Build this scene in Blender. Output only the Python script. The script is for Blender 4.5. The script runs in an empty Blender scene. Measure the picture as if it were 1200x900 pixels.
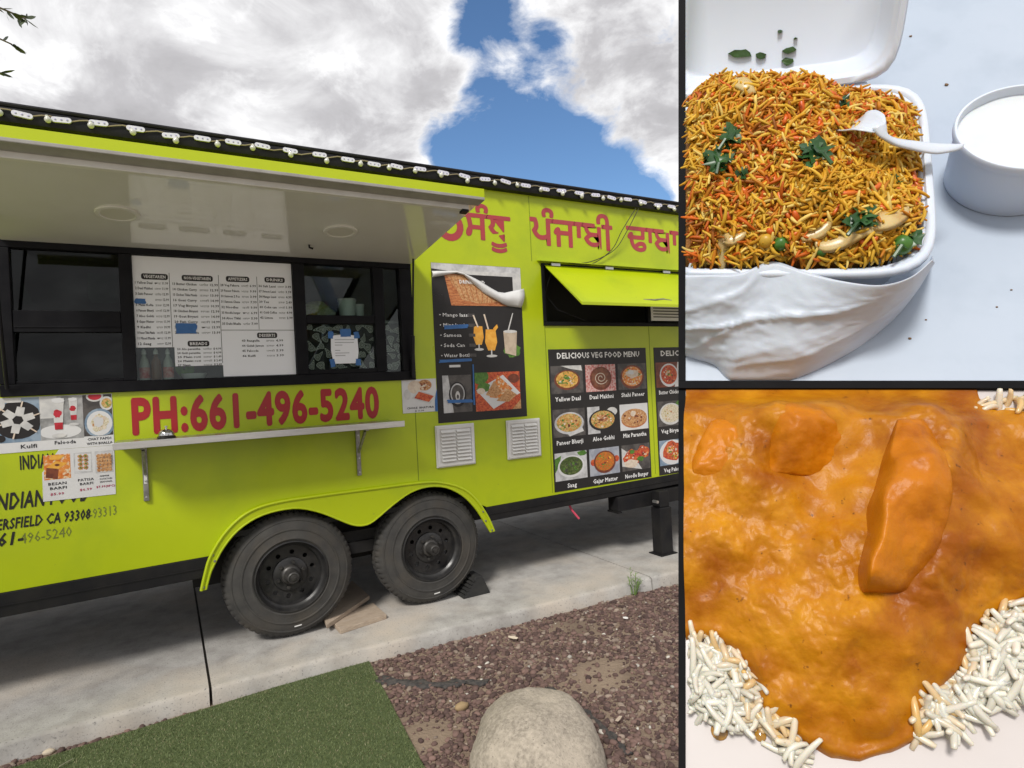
import bpy, bmesh, math, random
import numpy as np
from mathutils import Vector, Matrix, geometry
R = math.radians
random.seed(7); RNG = np.random.default_rng(11)
SC = bpy.context.scene
COL = SC.collection

# ------------------------------------------------------------------ camera
YAW, PITCH, ROLL, FPX = R(30.01665), R(-0.20763), R(-2.74551), 706.566
CAM = np.array([0.0, -3.666, 1.42])
fw = np.array([math.sin(YAW)*math.cos(PITCH), math.cos(YAW)*math.cos(PITCH), math.sin(PITCH)])
rt0 = np.array([math.cos(YAW), -math.sin(YAW), 0.0]); up0 = np.cross(rt0, fw)
rt = math.cos(ROLL)*rt0 + math.sin(ROLL)*up0
up = -math.sin(ROLL)*rt0 + math.cos(ROLL)*up0
cd = bpy.data.cameras.new('camera'); cam = bpy.data.objects.new('camera', cd); COL.objects.link(cam)
cd.sensor_width = 36; cd.lens = FPX/1200*36; cd.clip_end = 2000; cd.clip_start = .02
cam.matrix_world = Matrix(((rt[0], up[0], -fw[0], CAM[0]), (rt[1], up[1], -fw[1], CAM[1]), (rt[2], up[2], -fw[2], CAM[2]), (0, 0, 0, 1)))
SC.camera = cam
def dirn(px, py): return rt*(px-600)/FPX - up*(py-450)/FPX + fw
def on_y(px, py, y=0.0): d = dirn(px, py); return CAM + d*((y-CAM[1])/d[1])
def on_z(px, py, z=0.0): d = dirn(px, py); return CAM + d*((z-CAM[2])/d[2])

# ------------------------------------------------------------------ world: Nishita sky with broken cloud
SUN_EL, SUN_AZ = R(44), R(229)
W = bpy.data.worlds.new('World'); SC.world = W; W.use_nodes = True
nt = W.node_tree; nt.nodes.clear()
def N(t, typ, **kw):
    n = t.nodes.new(typ)
    for k, v in kw.items(): setattr(n, k, v)
    return n
out = N(nt, 'ShaderNodeOutputWorld')
sky = N(nt, 'ShaderNodeTexSky', sky_type='NISHITA', sun_disc=False, sun_elevation=SUN_EL, sun_rotation=SUN_AZ)
sky.ozone_density = 4.0; sky.air_density = 1.0; sky.dust_density = 0.0
bg1 = N(nt, 'ShaderNodeBackground'); bg1.inputs[1].default_value = .105
hs = N(nt, 'ShaderNodeHueSaturation'); hs.inputs['Saturation'].default_value = 1.08
nt.links.new(sky.outputs[0], hs.inputs['Color']); nt.links.new(hs.outputs[0], bg1.inputs[0])
bg2 = N(nt, 'ShaderNodeBackground'); bg2.inputs[1].default_value = .76
tc = N(nt, 'ShaderNodeTexCoord')
def wnoise(scale, detail, rough, dist, off=(0, 0, 0)):
    mp = N(nt, 'ShaderNodeMapping'); mp.inputs[1].default_value = off; mp.inputs[3].default_value = (1, 1, 1.7)
    nt.links.new(tc.outputs['Generated'], mp.inputs[0])
    n = N(nt, 'ShaderNodeTexNoise'); n.inputs['Scale'].default_value = scale; n.inputs['Detail'].default_value = detail
    n.inputs['Roughness'].default_value = rough; n.inputs['Distortion'].default_value = dist
    nt.links.new(mp.outputs[0], n.inputs[0]); return n.outputs[0]
def wm(op, a, b=None, c=None):
    n = N(nt, 'ShaderNodeMath', operation=op)
    for i, s in enumerate((a, b, c)):
        if s is None: continue
        if isinstance(s, (int, float)): n.inputs[i].default_value = s
        else: nt.links.new(s, n.inputs[i])
    return n.outputs[0]
def wramp(s, stops):
    n = N(nt, 'ShaderNodeValToRGB'); e = n.color_ramp.elements
    while len(e) < len(stops): e.new(.5)
    for el, (p, c) in zip(e, stops): el.position = p; el.color = (*c, 1)
    nt.links.new(s, n.inputs[0]); return n.outputs[0]
gap = 0.0
for (px, py, rad, amp) in ((566, 12, 3.0, .42), (560, 95, 1.6, .12), (600, 182, 4.8, .46), (530, 180, 2.8, .40), (690, 216, 4.2, .48), (648, 165, 2.6, .3), (765, 238, 2.4, .32), (640, 40, 1.5, .14)):
    d = dirn(px, py); d = d/np.linalg.norm(d)
    dt = N(nt, 'ShaderNodeVectorMath', operation='DOT_PRODUCT'); dt.inputs[1].default_value = d
    nv = N(nt, 'ShaderNodeVectorMath', operation='NORMALIZE'); nt.links.new(tc.outputs['Generated'], nv.inputs[0]); nt.links.new(nv.outputs[0], dt.inputs[0])
    k = 1/(1-math.cos(R(rad)))
    g = wm('MULTIPLY', wm('POWER', 2.718, wm('MULTIPLY', wm('SUBTRACT', dt.outputs['Value'], 1.0), k)), amp)
    gap = g if isinstance(gap, float) else wm('ADD', gap, g)
n1 = wnoise(9, 10, .62, .35, (3.1, 1.7, .4))
n0 = wnoise(2.2, 5, .55, .2, (1.3, 5.2, 2.2))
field = wm('SUBTRACT', wm('ADD', wm('MULTIPLY', n1, .75), wm('MULTIPLY', n0, .45)), gap)
mask = wramp(field, ((.32, (0, 0, 0)), (.39, (.28, .28, .28)), (.49, (1, 1, 1))))
n2 = wnoise(5, 9, .6, .5, (7.7, 2.3, 4.1))
n3 = wnoise(1.9, 4, .5, .1, (2.2, 9.3, 1.4))
shade = wm('ADD', wm('MULTIPLY', n2, 1.0), wm('MULTIPLY', n3, .35))
thick = wm('MULTIPLY', wm('MAXIMUM', wm('SUBTRACT', .62, field), 0.0), 1.1)
ccol = wramp(wm('ADD', shade, thick), ((.46, (.47, .46, .475)), (.62, (.62, .61, .63)), (.74, (.86, .855, .87)), (.90, (1.2, 1.2, 1.21))))
nt.links.new(ccol, bg2.inputs[0])
mx = N(nt, 'ShaderNodeMixShader')
nt.links.new(mask, mx.inputs[0]); nt.links.new(bg1.outputs[0], mx.inputs[1]); nt.links.new(bg2.outputs[0], mx.inputs[2])
nt.links.new(mx.outputs[0], out.inputs[0])

# ------------------------------------------------------------------ sun and exposure
sd = bpy.data.lights.new('sun', 'SUN'); sun = bpy.data.objects.new('sun', sd); COL.objects.link(sun)
sd.energy = 2.4; sd.angle = R(13); sd.color = (1, .96, .9)
sv = Vector((math.sin(SUN_AZ)*math.cos(SUN_EL), math.cos(SUN_AZ)*math.cos(SUN_EL), math.sin(SUN_EL)))
sun.rotation_euler = sv.to_track_quat('Z', 'Y').to_euler(); sun.location = sv*30
vs = SC.view_settings; vs.view_transform = 'Standard'; vs.look = 'None'; vs.exposure = .36; vs.gamma = 1; vs.use_curve_mapping = False
SC.cycles.use_denoising = True
SC.cycles.max_bounces = 6; SC.cycles.transparent_max_bounces = 12; SC.cycles.caustics_reflective = False; SC.cycles.caustics_refractive = False

# ------------------------------------------------------------------ materials
MATS = {}
def mat(name, c1, c2=None, rough=.6, scale=8, detail=5, bump=0, bscale=None, metal=0, coat=0, spec=.5, lo=.35, hi=.65, attr=None, c3=None, s3=2.0, c3lo=.55, c3hi=.75, bdist=.01, sss=0, stretch=None, trans=0, rvar=0, c4=None, s4=20, c4lo=.65, c4hi=.75):
    if name in MATS: return MATS[name]
    m = bpy.data.materials.new(name); m.use_nodes = True; t = m.node_tree; b = t.nodes['Principled BSDF']
    b.inputs['Roughness'].default_value = rough; b.inputs['Metallic'].default_value = metal
    b.inputs['Coat Weight'].default_value = coat; b.inputs['Coat Roughness'].default_value = .08
    b.inputs['Specular IOR Level'].default_value = spec
    b.inputs['Base Color'].default_value = (*c1, 1)
    if sss: b.inputs['Subsurface Weight'].default_value = sss; b.inputs['Subsurface Radius'].default_value = (.03, .015, .006); b.inputs['Subsurface Scale'].default_value = .3
    if trans: b.inputs['Transmission Weight'].default_value = trans
    co = N(t, 'ShaderNodeTexCoord').outputs['Object']
    if stretch:
        mp = N(t, 'ShaderNodeMapping'); mp.inputs[3].default_value = stretch; t.links.new(co, mp.inputs[0]); co = mp.outputs[0]
    def noise(s, d):
        n = N(t, 'ShaderNodeTexNoise'); n.inputs['Scale'].default_value = s; n.inputs['Detail'].default_value = d; n.inputs['Roughness'].default_value = .6
        t.links.new(co, n.inputs[0]); return n.outputs[0]
    def mixc(f, a, bb, l, h):
        mr = N(t, 'ShaderNodeMapRange'); mr.inputs[1].default_value = l; mr.inputs[2].default_value = h; t.links.new(f, mr.inputs[0])
        x = N(t, 'ShaderNodeMix', data_type='RGBA'); t.links.new(mr.outputs[0], x.inputs[0])
        for i, s in ((6, a), (7, bb)):
            if isinstance(s, tuple): x.inputs[i].default_value = (*s, 1)
            else: t.links.new(s, x.inputs[i])
        return x.outputs[2]
    c = c1
    if attr:
        a = N(t, 'ShaderNodeAttribute', attribute_name=attr); c = a.outputs['Color']
    if c2: c = mixc(noise(scale, detail), c, c2, lo, hi)
    if c3: c = mixc(noise(s3, 6), c, c3, c3lo, c3hi)
    if c4: c = mixc(noise(s4, 3), c, c4, c4lo, c4hi)
    if not isinstance(c, tuple): t.links.new(c, b.inputs['Base Color'])
    if rvar:
        mr = N(t, 'ShaderNodeMapRange'); mr.inputs[1].default_value = .3; mr.inputs[2].default_value = .7; mr.inputs[3].default_value = max(.02, rough-rvar); mr.inputs[4].default_value = rough+rvar
        t.links.new(noise(scale*.6, 4), mr.inputs[0]); t.links.new(mr.outputs[0], b.inputs['Roughness'])
    if bump:
        bn = N(t, 'ShaderNodeBump'); bn.inputs['Strength'].default_value = bump; bn.inputs['Distance'].default_value = bdist
        t.links.new(noise(bscale or scale*3, 8), bn.inputs['Height']); t.links.new(bn.outputs[0], b.inputs['Normal'])
        if coat: t.links.new(bn.outputs[0], b.inputs['Coat Normal'])
    MATS[name] = m; return m
def glass(name, tint, refl=1.0, rough=0.0):
    if name in MATS: return MATS[name]
    m = bpy.data.materials.new(name); m.use_nodes = True; t = m.node_tree; t.nodes.remove(t.nodes['Principled BSDF'])
    o = t.nodes['Material Output']; tr = N(t, 'ShaderNodeBsdfTransparent'); tr.inputs[0].default_value = (*tint, 1)
    gl = N(t, 'ShaderNodeBsdfGlossy'); gl.inputs['Roughness'].default_value = rough
    fr = N(t, 'ShaderNodeFresnel'); fr.inputs[0].default_value = 1.5
    ml = N(t, 'ShaderNodeMath', operation='MULTIPLY'); ml.inputs[1].default_value = refl; t.links.new(fr.outputs[0], ml.inputs[0])
    x = N(t, 'ShaderNodeMixShader'); t.links.new(ml.outputs[0], x.inputs[0]); t.links.new(tr.outputs[0], x.inputs[1]); t.links.new(gl.outputs[0], x.inputs[2]); t.links.new(x.outputs[0], o.inputs[0])
    MATS[name] = m; return m

# ------------------------------------------------------------------ mesh helpers
def finish(name, me, m, parent, smooth, ang=35):
    o = bpy.data.objects.new(name, me); COL.objects.link(o)
    for x in (m if isinstance(m, (list, tuple)) else [m]): me.materials.append(x)
    if smooth:
        me.shade_smooth()
        if ang: me.set_sharp_from_angle(angle=R(ang))
    if parent is not None:
        o.parent = parent
        if parent.get('_w'): o.matrix_parent_inverse = Matrix.Translation(-parent.location)
    return o
class MB:
    def __init__(s): s.v = []; s.f = []; s.mi = []
    def add(s, vs, fs, mi=0, M=None):
        k = len(s.v)
        s.v += [tuple(M @ Vector(p)) for p in vs] if M is not None else [tuple(p) for p in vs]
        s.f += [[i+k for i in f] for f in fs]; s.mi += [mi]*len(fs); return s
    def box(s, x0, x1, y0, y1, z0, z1, mi=0, M=None):
        return s.add([(x0,y0,z0),(x1,y0,z0),(x1,y1,z0),(x0,y1,z0),(x0,y0,z1),(x1,y0,z1),(x1,y1,z1),(x0,y1,z1)],
                     [(3,2,1,0),(4,5,6,7),(0,1,5,4),(1,2,6,5),(2,3,7,6),(3,0,4,7)], mi, M)
    def hexa(s, a, b, mi=0):          # two quads of 4 points each, joined
        return s.add(list(a)+list(b), [(0,1,2,3),(7,6,5,4),(0,4,5,1),(1,5,6,2),(2,6,7,3),(3,7,4,0)], mi)
    def tube(s, pts, r, n=8, mi=0, closed=False):
        pts = [Vector(p) for p in pts]; m = len(pts); rs = r if isinstance(r, (list, tuple)) else [r]*m
        vs = []; prev = None
        for i, p in enumerate(pts):
            t = (pts[min(i+1, m-1)]-pts[max(i-1, 0)]).normalized()
            if prev is None: a = t.orthogonal().normalized()
            else: a = (prev - t*prev.dot(t)).normalized()
            prev = a; b = t.cross(a)
            for k in range(n):
                an = 2*math.pi*k/n; vs.append(p+(a*math.cos(an)+b*math.sin(an))*rs[i])
        fs = [(i*n+k, i*n+(k+1)%n, (i+1)*n+(k+1)%n, (i+1)*n+k) for i in range(m-1) for k in range(n)]
        fs += [tuple(range(n))[::-1], tuple((m-1)*n+k for k in range(n))]
        return s.add(vs, fs, mi)
    def lathe(s, prof, n=48, mi=0, M=None, mod=None):   # prof: (radius, height) about +Z
        vs = []
        for i, (r, h) in enumerate(prof):
            for k in range(n):
                an = 2*math.pi*k/n; rr = r if mod is None else mod(i, k, r)
                vs.append((rr*math.cos(an), rr*math.sin(an), h))
        fs = [(i*n+k, i*n+(k+1)%n, (i+1)*n+(k+1)%n, (i+1)*n+k) for i in range(len(prof)-1) for k in range(n)]
        return s.add(vs, fs, mi, M)
    def plate(s, outer, holes=(), y0=0.0, y1=.02, mi=0, M=None):   # outline in XZ, extruded in Y
        loops = [list(outer)]+[list(h) for h in holes]
        tris = geometry.tessellate_polygon([[Vector((x, z, 0)) for x, z in l] for l in loops])
        flat = [p for l in loops for p in l]; k = len(flat)
        vs = [(x, y0, z) for x, z in flat]+[(x, y1, z) for x, z in flat]
        fs = [tuple(t) for t in tris]+[tuple(i+k for i in t)[::-1] for t in tris]
        o = 0
        for l in loops:
            m = len(l)
            for i in range(m): fs.append((o+i, o+(i+1) % m, k+o+(i+1) % m, k+o+i))
            o += m
        return s.add(vs, fs, mi, M)
    def sheet(s, pts, y, mi=0):        # flat polygon in XZ facing -Y
        tris = geometry.tessellate_polygon([[Vector((x, z, 0)) for x, z in pts]])
        return s.add([(x, y, z) for x, z in pts], tris, mi)
    def disc(s, cx, cz, rx, rz, y, mi=0, n=20, a0=0):
        return s.sheet([(cx+rx*math.cos(a0+2*math.pi*k/n), cz+rz*math.sin(a0+2*math.pi*k/n)) for k in range(n)], y, mi)
    def build(s, name, m, parent=None, smooth=False, bevel=0, ang=35, recalc=True):
        me = bpy.data.meshes.new(name); me.from_pydata(s.v, [], s.f); me.polygons.foreach_set('material_index', s.mi)
        if recalc:
            bm = bmesh.new(); bm.from_mesh(me); bmesh.ops.recalc_face_normals(bm, faces=bm.faces); bm.to_mesh(me); bm.free()
        me.update()
        o = finish(name, me, m, parent, smooth, ang)
        if bevel:
            b = o.modifiers.new('bevel', 'BEVEL'); b.width = bevel; b.segments = 2; b.limit_method = 'ANGLE'; b.angle_limit = R(40)
        return o
def mesh_np(name, V, F, m, parent=None, col=None, smooth=True, ang=0):
    me = bpy.data.meshes.new(name); V = np.asarray(V, np.float32); F = np.asarray(F, np.int32); k = F.shape[1]
    me.vertices.add(len(V)); me.vertices.foreach_set('co', V.ravel())
    me.loops.add(F.size); me.loops.foreach_set('vertex_index', F.ravel())
    me.polygons.add(len(F)); me.polygons.foreach_set('loop_start', np.arange(len(F), dtype=np.int32)*k)
    me.update(calc_edges=True); me.validate()
    if col is not None:
        a = me.attributes.new('tint', 'FLOAT_COLOR', 'POINT'); c = np.ones((len(V), 4), np.float32); c[:, :3] = col; a.data.foreach_set('color', c.ravel())
    return finish(name, me, m, parent, smooth, ang)
def instances(tv, tf, pos, rot, scl):   # tv (n,3), rot (m,3,3), scl (m,3)
    n = len(tv); m = len(pos)
    P = tv[None]*scl[:, None, :]
    P = np.einsum('mij,mnj->mni', rot, P)+pos[:, None, :]
    F = (tf[None]+(np.arange(m)*n)[:, None, None]).reshape(-1, tf.shape[1])
    return P.reshape(-1, 3), F
def rand_rot(m):
    q = RNG.normal(size=(m, 4)); q /= np.linalg.norm(q, axis=1)[:, None]; w, x, y, z = q.T
    return np.stack([np.stack([1-2*(y*y+z*z), 2*(x*y-z*w), 2*(x*z+y*w)], -1), np.stack([2*(x*y+z*w), 1-2*(x*x+z*z), 2*(y*z-x*w)], -1), np.stack([2*(x*z-y*w), 2*(y*z+x*w), 1-2*(x*x+y*y)], -1)], 1)
def ico(sub):
    bm = bmesh.new(); bmesh.ops.create_icosphere(bm, subdivisions=sub, radius=1); bm.verts.ensure_lookup_table()
    v = np.array([x.co[:] for x in bm.verts]); f = np.array([[q.index for q in p.verts] for p in bm.faces]); bm.free(); return v, f
def vnoise(P, scale, seed=0, oct=3):
    from mathutils import noise
    off = Vector((seed*13.7, seed*7.1, seed*3.3))
    return np.array([noise.fractal(Vector(p)*scale+off, 1.0, 2.0, oct) for p in P])
def smoothstep(a, b, x): t = np.clip((x-a)/(b-a), 0, 1); return t*t*(3-2*t)

def thing(name, label, cat, loc=(0, 0, 0), group=None):     # Empty at the base; parts are given in world coordinates
    o = bpy.data.objects.new(name, None); COL.objects.link(o); o.location = loc; o['_w'] = 1
    o['label'] = label; o['category'] = cat; o.empty_display_size = .1
    if group: o['group'] = group
    return o
def local_thing(name, label, cat, M, group=None):           # Empty with a full transform; parts in local coordinates
    o = bpy.data.objects.new(name, None); COL.objects.link(o); o.matrix_world = M; o['label'] = label; o['category'] = cat; o.empty_display_size = .1
    if group: o['group'] = group
    return o
def tag(o, label, cat, group=None):
    o['label'] = label; o['category'] = cat
    if group: o['group'] = group
    return o
def struct(o): o['kind'] = 'structure'; return o
def stuff(o): o['kind'] = 'stuff'; return o
def dup(root, dx, label=None):
    c = root.copy(); COL.objects.link(c); c.location = root.location+Vector(dx)
    if label: c['label'] = label
    for ch in list(root.children):
        k = ch.copy(); COL.objects.link(k); k.parent = c
        for g in list(ch.children):
            j = g.copy(); COL.objects.link(j); j.parent = k
    return c

# ------------------------------------------------------------------ lettering (glyph cache)
GL = {}
def cache_glyphs(chars, key, offset, res):
    tmp = []
    for ch in sorted(chars):
        for body in (ch, ch+'I'):
            c = bpy.data.curves.new('g', 'FONT'); c.body = body; c.size = 1; c.offset = offset; c.resolution_u = res; c.fill_mode = 'FRONT'
            o = bpy.data.objects.new('g', c); COL.objects.link(o); tmp.append((ch, body, o, c))
    dg = bpy.context.evaluated_depsgraph_get(); dg.update(); wI = None; adv = {}
    def mesh_of(o):
        me = bpy.data.meshes.new_from_object(o.evaluated_get(dg)); v = [tuple(q.co[:2]) for q in me.vertices]; f = [tuple(p.vertices) for p in me.polygons]; bpy.data.meshes.remove(me); return v, f
    cI = bpy.data.curves.new('g', 'FONT'); cI.body = 'I'; cI.size = 1; cI.offset = offset; cI.resolution_u = res; oI = bpy.data.objects.new('g', cI); COL.objects.link(oI); dg.update()
    xI = max(p[0] for p in mesh_of(oI)[0])
    for ch, body, o, c in tmp:
        v, f = mesh_of(o)
        if body == ch: GL[(key, ch)] = [v, f, 0]
        else: GL[(key, ch)][2] = max(p[0] for p in v)-xI
    for ch, body, o, c in tmp: bpy.data.objects.remove(o); bpy.data.curves.remove(c)
    bpy.data.objects.remove(oI); bpy.data.curves.remove(cI)
def text(mb, s, x, z, h, y, key='r', width=None, shear=0, align='l', mi=0, rot=0, space=0):
    """writes s into mb on the plane Y=y facing -Y; (x, z) is the baseline start; h the cap height; 'b' and 'B' are struck several times for weight"""
    fat = {'r': 0, 'b': .028, 'B': .042}[key]*(1 if ord(s[0]) < 128 else .45); sp_ = {'r': 0, 'b': .03, 'B': .05}[key]+space
    k = h/(.70+2*fat); cur = 0; V = []; F = []
    for ch in s:
        if ch == ' ': cur += .28; continue
        v, f, a = GL[('B' if key == 'B' else 'r', ch)]; n = len(V)
        V += [(p[0]+cur+shear*p[1], p[1]) for p in v]; F += [[i+n for i in q] for q in f]; cur += a+(sp_ if ord(ch) < 128 else 0)
    if not V: return
    x0 = min(p[0] for p in V)-fat; x1 = max(p[0] for p in V)+fat; kx = k if width is None else width/(x1-x0)
    sh = 0 if align == 'l' else (-(x1-x0)*kx/2 if align == 'c' else -(x1-x0)*kx)
    c, sn = math.cos(rot), math.sin(rot)
    for q, (ox, oz) in enumerate(((0, 0),) if not fat else ((0, 0), (-fat, 0), (fat, 0), (0, -fat), (0, fat), (-.7*fat, .7*fat), (.7*fat, -.7*fat), (.7*fat, .7*fat), (-.7*fat, -.7*fat))):
        P = []
        for a, b in V:
            u, w = (a+ox-x0)*kx+sh, (b+oz+fat)*k; P.append((x+u*c-w*sn, y-.00006*q, z+u*sn+w*c))
        mb.add(P, F, mi)
def letter(parent, name, m, *a, **k):
    mb = MB(); text(mb, *a, **k); return mb.build(name, m, parent, recalc=False)
ASC = set('ABCDEFGHIJKLMNOPQRSTUVWXYZabcdefghijklmnopqrstuvwxyz0123456789.,-:$()•/') 
cache_glyphs(ASC | set('ਦਾਲਮਖਣੀਪਰਕੜਹਗਬਸ਼ਆਟਚਨਜਤ'), 'r', .0, 1)
cache_glyphs(set('PH:61-4952034') | set('ਸੰਧੂਪਜਾਬੀਢ'), 'B', .0, 4)

# ================================================================== SETTING
m_dirt = mat('dirt', (.20, .145, .105), (.30, .225, .165), rough=.95, scale=3, bump=.6, bscale=60, c3=(.13, .095, .075), s3=1.3, bdist=.02)
m_conc = mat('concrete', (.44, .425, .40), (.30, .285, .265), rough=.9, scale=6.5, detail=10, bump=.4, bscale=110, c3=(.50, .44, .37), s3=1.3, c3lo=.48, c3hi=.72, bdist=.006, lo=.38, hi=.66, c4=(.19, .18, .17), s4=95, c4lo=.58, c4hi=.72)
m_conc2 = mat('concrete_joint', (.09, .08, .07), (.05, .045, .04), rough=.95, scale=20)
KERB = [(-9, -.36), (-.6, -.365), (.135, -.357), (.35, -.358), (.77, -.368), (1.8, -.41), (2.91, -.458), (3.14, -.468), (12, -.86)]
GZ = -.088
def kerb_y(x):
    for (a, ya), (b, yb) in zip(KERB, KERB[1:]):
        if x <= b: return ya+(yb-ya)*(x-a)/(b-a)
    return KERB[-1][1]
g = MB(); n = 60
g.add([(-300, -300, GZ-.012), (300, -300, GZ-.012), (300, 300, GZ-.012), (-300, 300, GZ-.012)], [(0, 1, 2, 3)])
struct(g.build('ground', mat('sandy_ground', (.42, .36, .29), (.50, .44, .36), rough=.95, scale=.8, bump=.4, bscale=40)))  # unseen ground, coloured pale to bounce light up under the awning
# bed of bare soil between the stones, gently uneven
xs = np.linspace(-1.2, 6.5, 150); ys = np.linspace(-5.5, -.3, 110)
XX, YY = np.meshgrid(xs, ys); PP = np.stack([XX.ravel(), YY.ravel(), np.zeros(XX.size)], 1)
hz = GZ+.006*vnoise(PP, 2.2, 1)+.004*vnoise(PP, 9, 2)
PP[:, 2] = hz; nx = len(xs)
FF = np.array([(j*nx+i, j*nx+i+1, (j+1)*nx+i+1, (j+1)*nx+i) for j in range(len(ys)-1) for i in range(nx-1)])
struct(mesh_np('soil_bed', PP, FF, m_dirt))
def soil_z(x, y):
    i = int(np.clip((x+1.2)/7.7*149, 0, 149)); j = int(np.clip((y+5.5)/5.2*109, 0, 109)); return hz[j*nx+i]
# concrete pad: slabs with open joints
pad = MB(); pad.box(-9, 12, -.30, 7, -.6, -.02)
pad = struct(pad.build('concrete_pad', m_conc2))
for a, b in ((-9, .1285), (.1415, 2.9045), (2.9155, 12)):
    xsn = [a]+[k[0] for k in KERB if a+.01 < k[0] < b-.01]+[b]
    pts = [(x, kerb_y(x)) for x in xsn]
    # rounded arris along the kerb: top, arris, face
    s = MB(); V = []; F = []
    sub = []
    for i in range(len(pts)-1):
        m = max(1, int((pts[i+1][0]-pts[i][0])/.12))
        sub += [(pts[i][0]+(pts[i+1][0]-pts[i][0])*k/m, pts[i][1]+(pts[i+1][1]-pts[i][1])*k/m) for k in range(m)]
    sub.append(pts[-1])
    for i, (x, y) in enumerate(sub):
        w1 = .004*math.sin(x*9.1)+.003*math.sin(x*23+1)+RNG.uniform(-.002, .002)
        V += [(x, 6.9, 0), (x, y+.028, 0), (x, y+.010+w1, -.005), (x, y+w1*.5, -.018+w1), (x, y-.006+w1, -.12), (x, y-.004, -.5)]
    k6 = 6
    for i in range(len(sub)-1):
        for j in range(5): F.append((i*k6+j, (i+1)*k6+j, (i+1)*k6+j+1, i*k6+j+1))
    e = (len(sub)-1)*k6
    F += [(0, 1, 2, 3, 4, 5), (e+5, e+4, e+3, e+2, e+1, e)]
    # end faces reach down to the backing
    s.add(V, F); s.build('slab', m_conc, pad, smooth=True, ang=50)

# ================================================================== FOOD TRUCK
m_green = mat('lime_paint', (.455, .55, .006), (.425, .52, .005), rough=.34, scale=1.6, detail=4, coat=.15, spec=.4, c3=(.31, .42, .012), s3=2.3, c3lo=.50, c3hi=.85, rvar=.08, bump=.10, bscale=3.2, bdist=.012, c4=(.20, .24, .05), s4=48, c4lo=.70, c4hi=.82)
m_black = mat('black_trim', (.008, .008, .010), (.014, .014, .016), rough=.45, scale=12, rvar=.12, spec=.22)
m_rail = mat('black_rail', (.010, .010, .012), (.02, .019, .018), rough=.55, scale=6, rvar=.15, c3=(.035, .03, .027), s3=20, c3lo=.66, c3hi=.8, spec=.2)
m_dark = mat('underside', (.012, .012, .012), (.02, .018, .016), rough=.85, scale=9)
m_inner = mat('interior_steel', (.22, .22, .21), (.16, .16, .155), rough=.45, metal=.4, scale=3)
m_white = mat('white_paint', (.74, .74, .73), (.66, .65, .63), rough=.5, scale=7, c3=(.45, .43, .40), s3=30, c3lo=.68, c3hi=.85)
m_alu = mat('aluminium', (.62, .62, .62), (.52, .52, .52), rough=.32, metal=.9, scale=30, stretch=(.3, 3, 3))
m_steel = mat('galvanised', (.36, .35, .34), (.22, .21, .20), rough=.45, metal=.85, scale=30)
m_red = mat('red_vinyl', (.40, .012, .018), (.34, .012, .018), rough=.35, scale=5)
m_red2 = mat('faded_red_vinyl', (.42, .04, .055), (.36, .05, .06), rough=.45, scale=9)
m_blacktxt = mat('black_vinyl', (.014, .014, .012), rough=.4)
m_pen = mat('marker_pen', (.16, .19, .03), rough=.6)
m_paper = mat('white_paper', (.86, .88, .93), (.83, .85, .90), rough=.55, scale=4)
m_tape = mat('blue_tape', (.045, .16, .42), (.035, .13, .36), rough=.6, scale=30)
glass_dark = glass('tinted_glass', (.26, .31, .29), .7)
glass_clear = glass('window_glass', (.82, .88, .86), .8)

X0, X1 = -2.6, 6.2
def railtop(x): return .5545+.0112*x
def railbot(x): return .4430+.0170*x
truck = thing('food_truck', 'lime green food truck trailer with two wheels, long service window and black roof edge', 'food truck', (1.0, 1.0, 0))
ARCH_O = [(.128, .385), (.150, .47), (.178, .555), (.245, .66), (.33, .74), (.421, .783), (.55, .802), (.72, .805), (.898, .806), (1.15, .805), (1.388, .803), (1.53, .788), (1.686, .728), (1.79, .63), (1.866, .507), (1.905, .41)]
ARCH_I = [(.150, .385), (.172, .46), (.195, .51), (.247, .597), (.32, .675), (.418, .73), (.53, .753), (.649, .749), (.77, .705), (.89, .637), (.955, .603), (1.017, .591), (1.08, .608), (1.212, .693), (1.33, .752), (1.445, .771), (1.57, .75), (1.683, .683), (1.77, .59), (1.833, .489), (1.881, .405)]
def spline(p, k=4):
    o = []; n = len(p)
    for i in range(n-1):
        a, b, c, d = [Vector(p[max(0, min(n-1, j))]) for j in (i-1, i, i+1, i+2)]
        for t in range(k):
            t /= k; o.append(tuple(.5*((2*b)+(c-a)*t+(2*a-5*b+4*c-d)*t*t+(3*b-a-3*c+d)*t**3)))
    o.append(tuple(p[-1])); return o
AO, AI = spline(ARCH_O, 3), spline(ARCH_I, 3)
wall_out = [(X0, railtop(X0))]+[(.172, railtop(.172))]+[(x, z-.012) for x, z in AO if z > .60]+[(1.872, railtop(1.872)), (X1, railtop(X1)), (X1, 2.80), (X0, 2.80)]
WIN = [(-.665, 1.463), (1.402, 1.463), (1.402, 2.208), (-.665, 2.208)]
HAT = [(2.405, 1.815), (5.2, 1.84), (5.2, 2.27), (2.405, 2.27)]
MB().plate(wall_out, [WIN, HAT], 0, .03).build('side_wall', m_green, truck)
w = MB(); w.box(X0, X1, 2.1, 2.13, .6, 2.8); w.build('far_wall', m_green, truck)
for xa in (X0, X1-.03): MB().box(xa, xa+.03, .031, 2.099, .6, 2.8).build('end_wall', m_green, truck)
MB().box(X0+.031, X1-.031, .031, 2.099, .63, .66).build('floor', m_dark, truck)
MB().box(X0, X1, -.0, 2.13, 2.801, 2.845).build('roof', m_black, truck)
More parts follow.
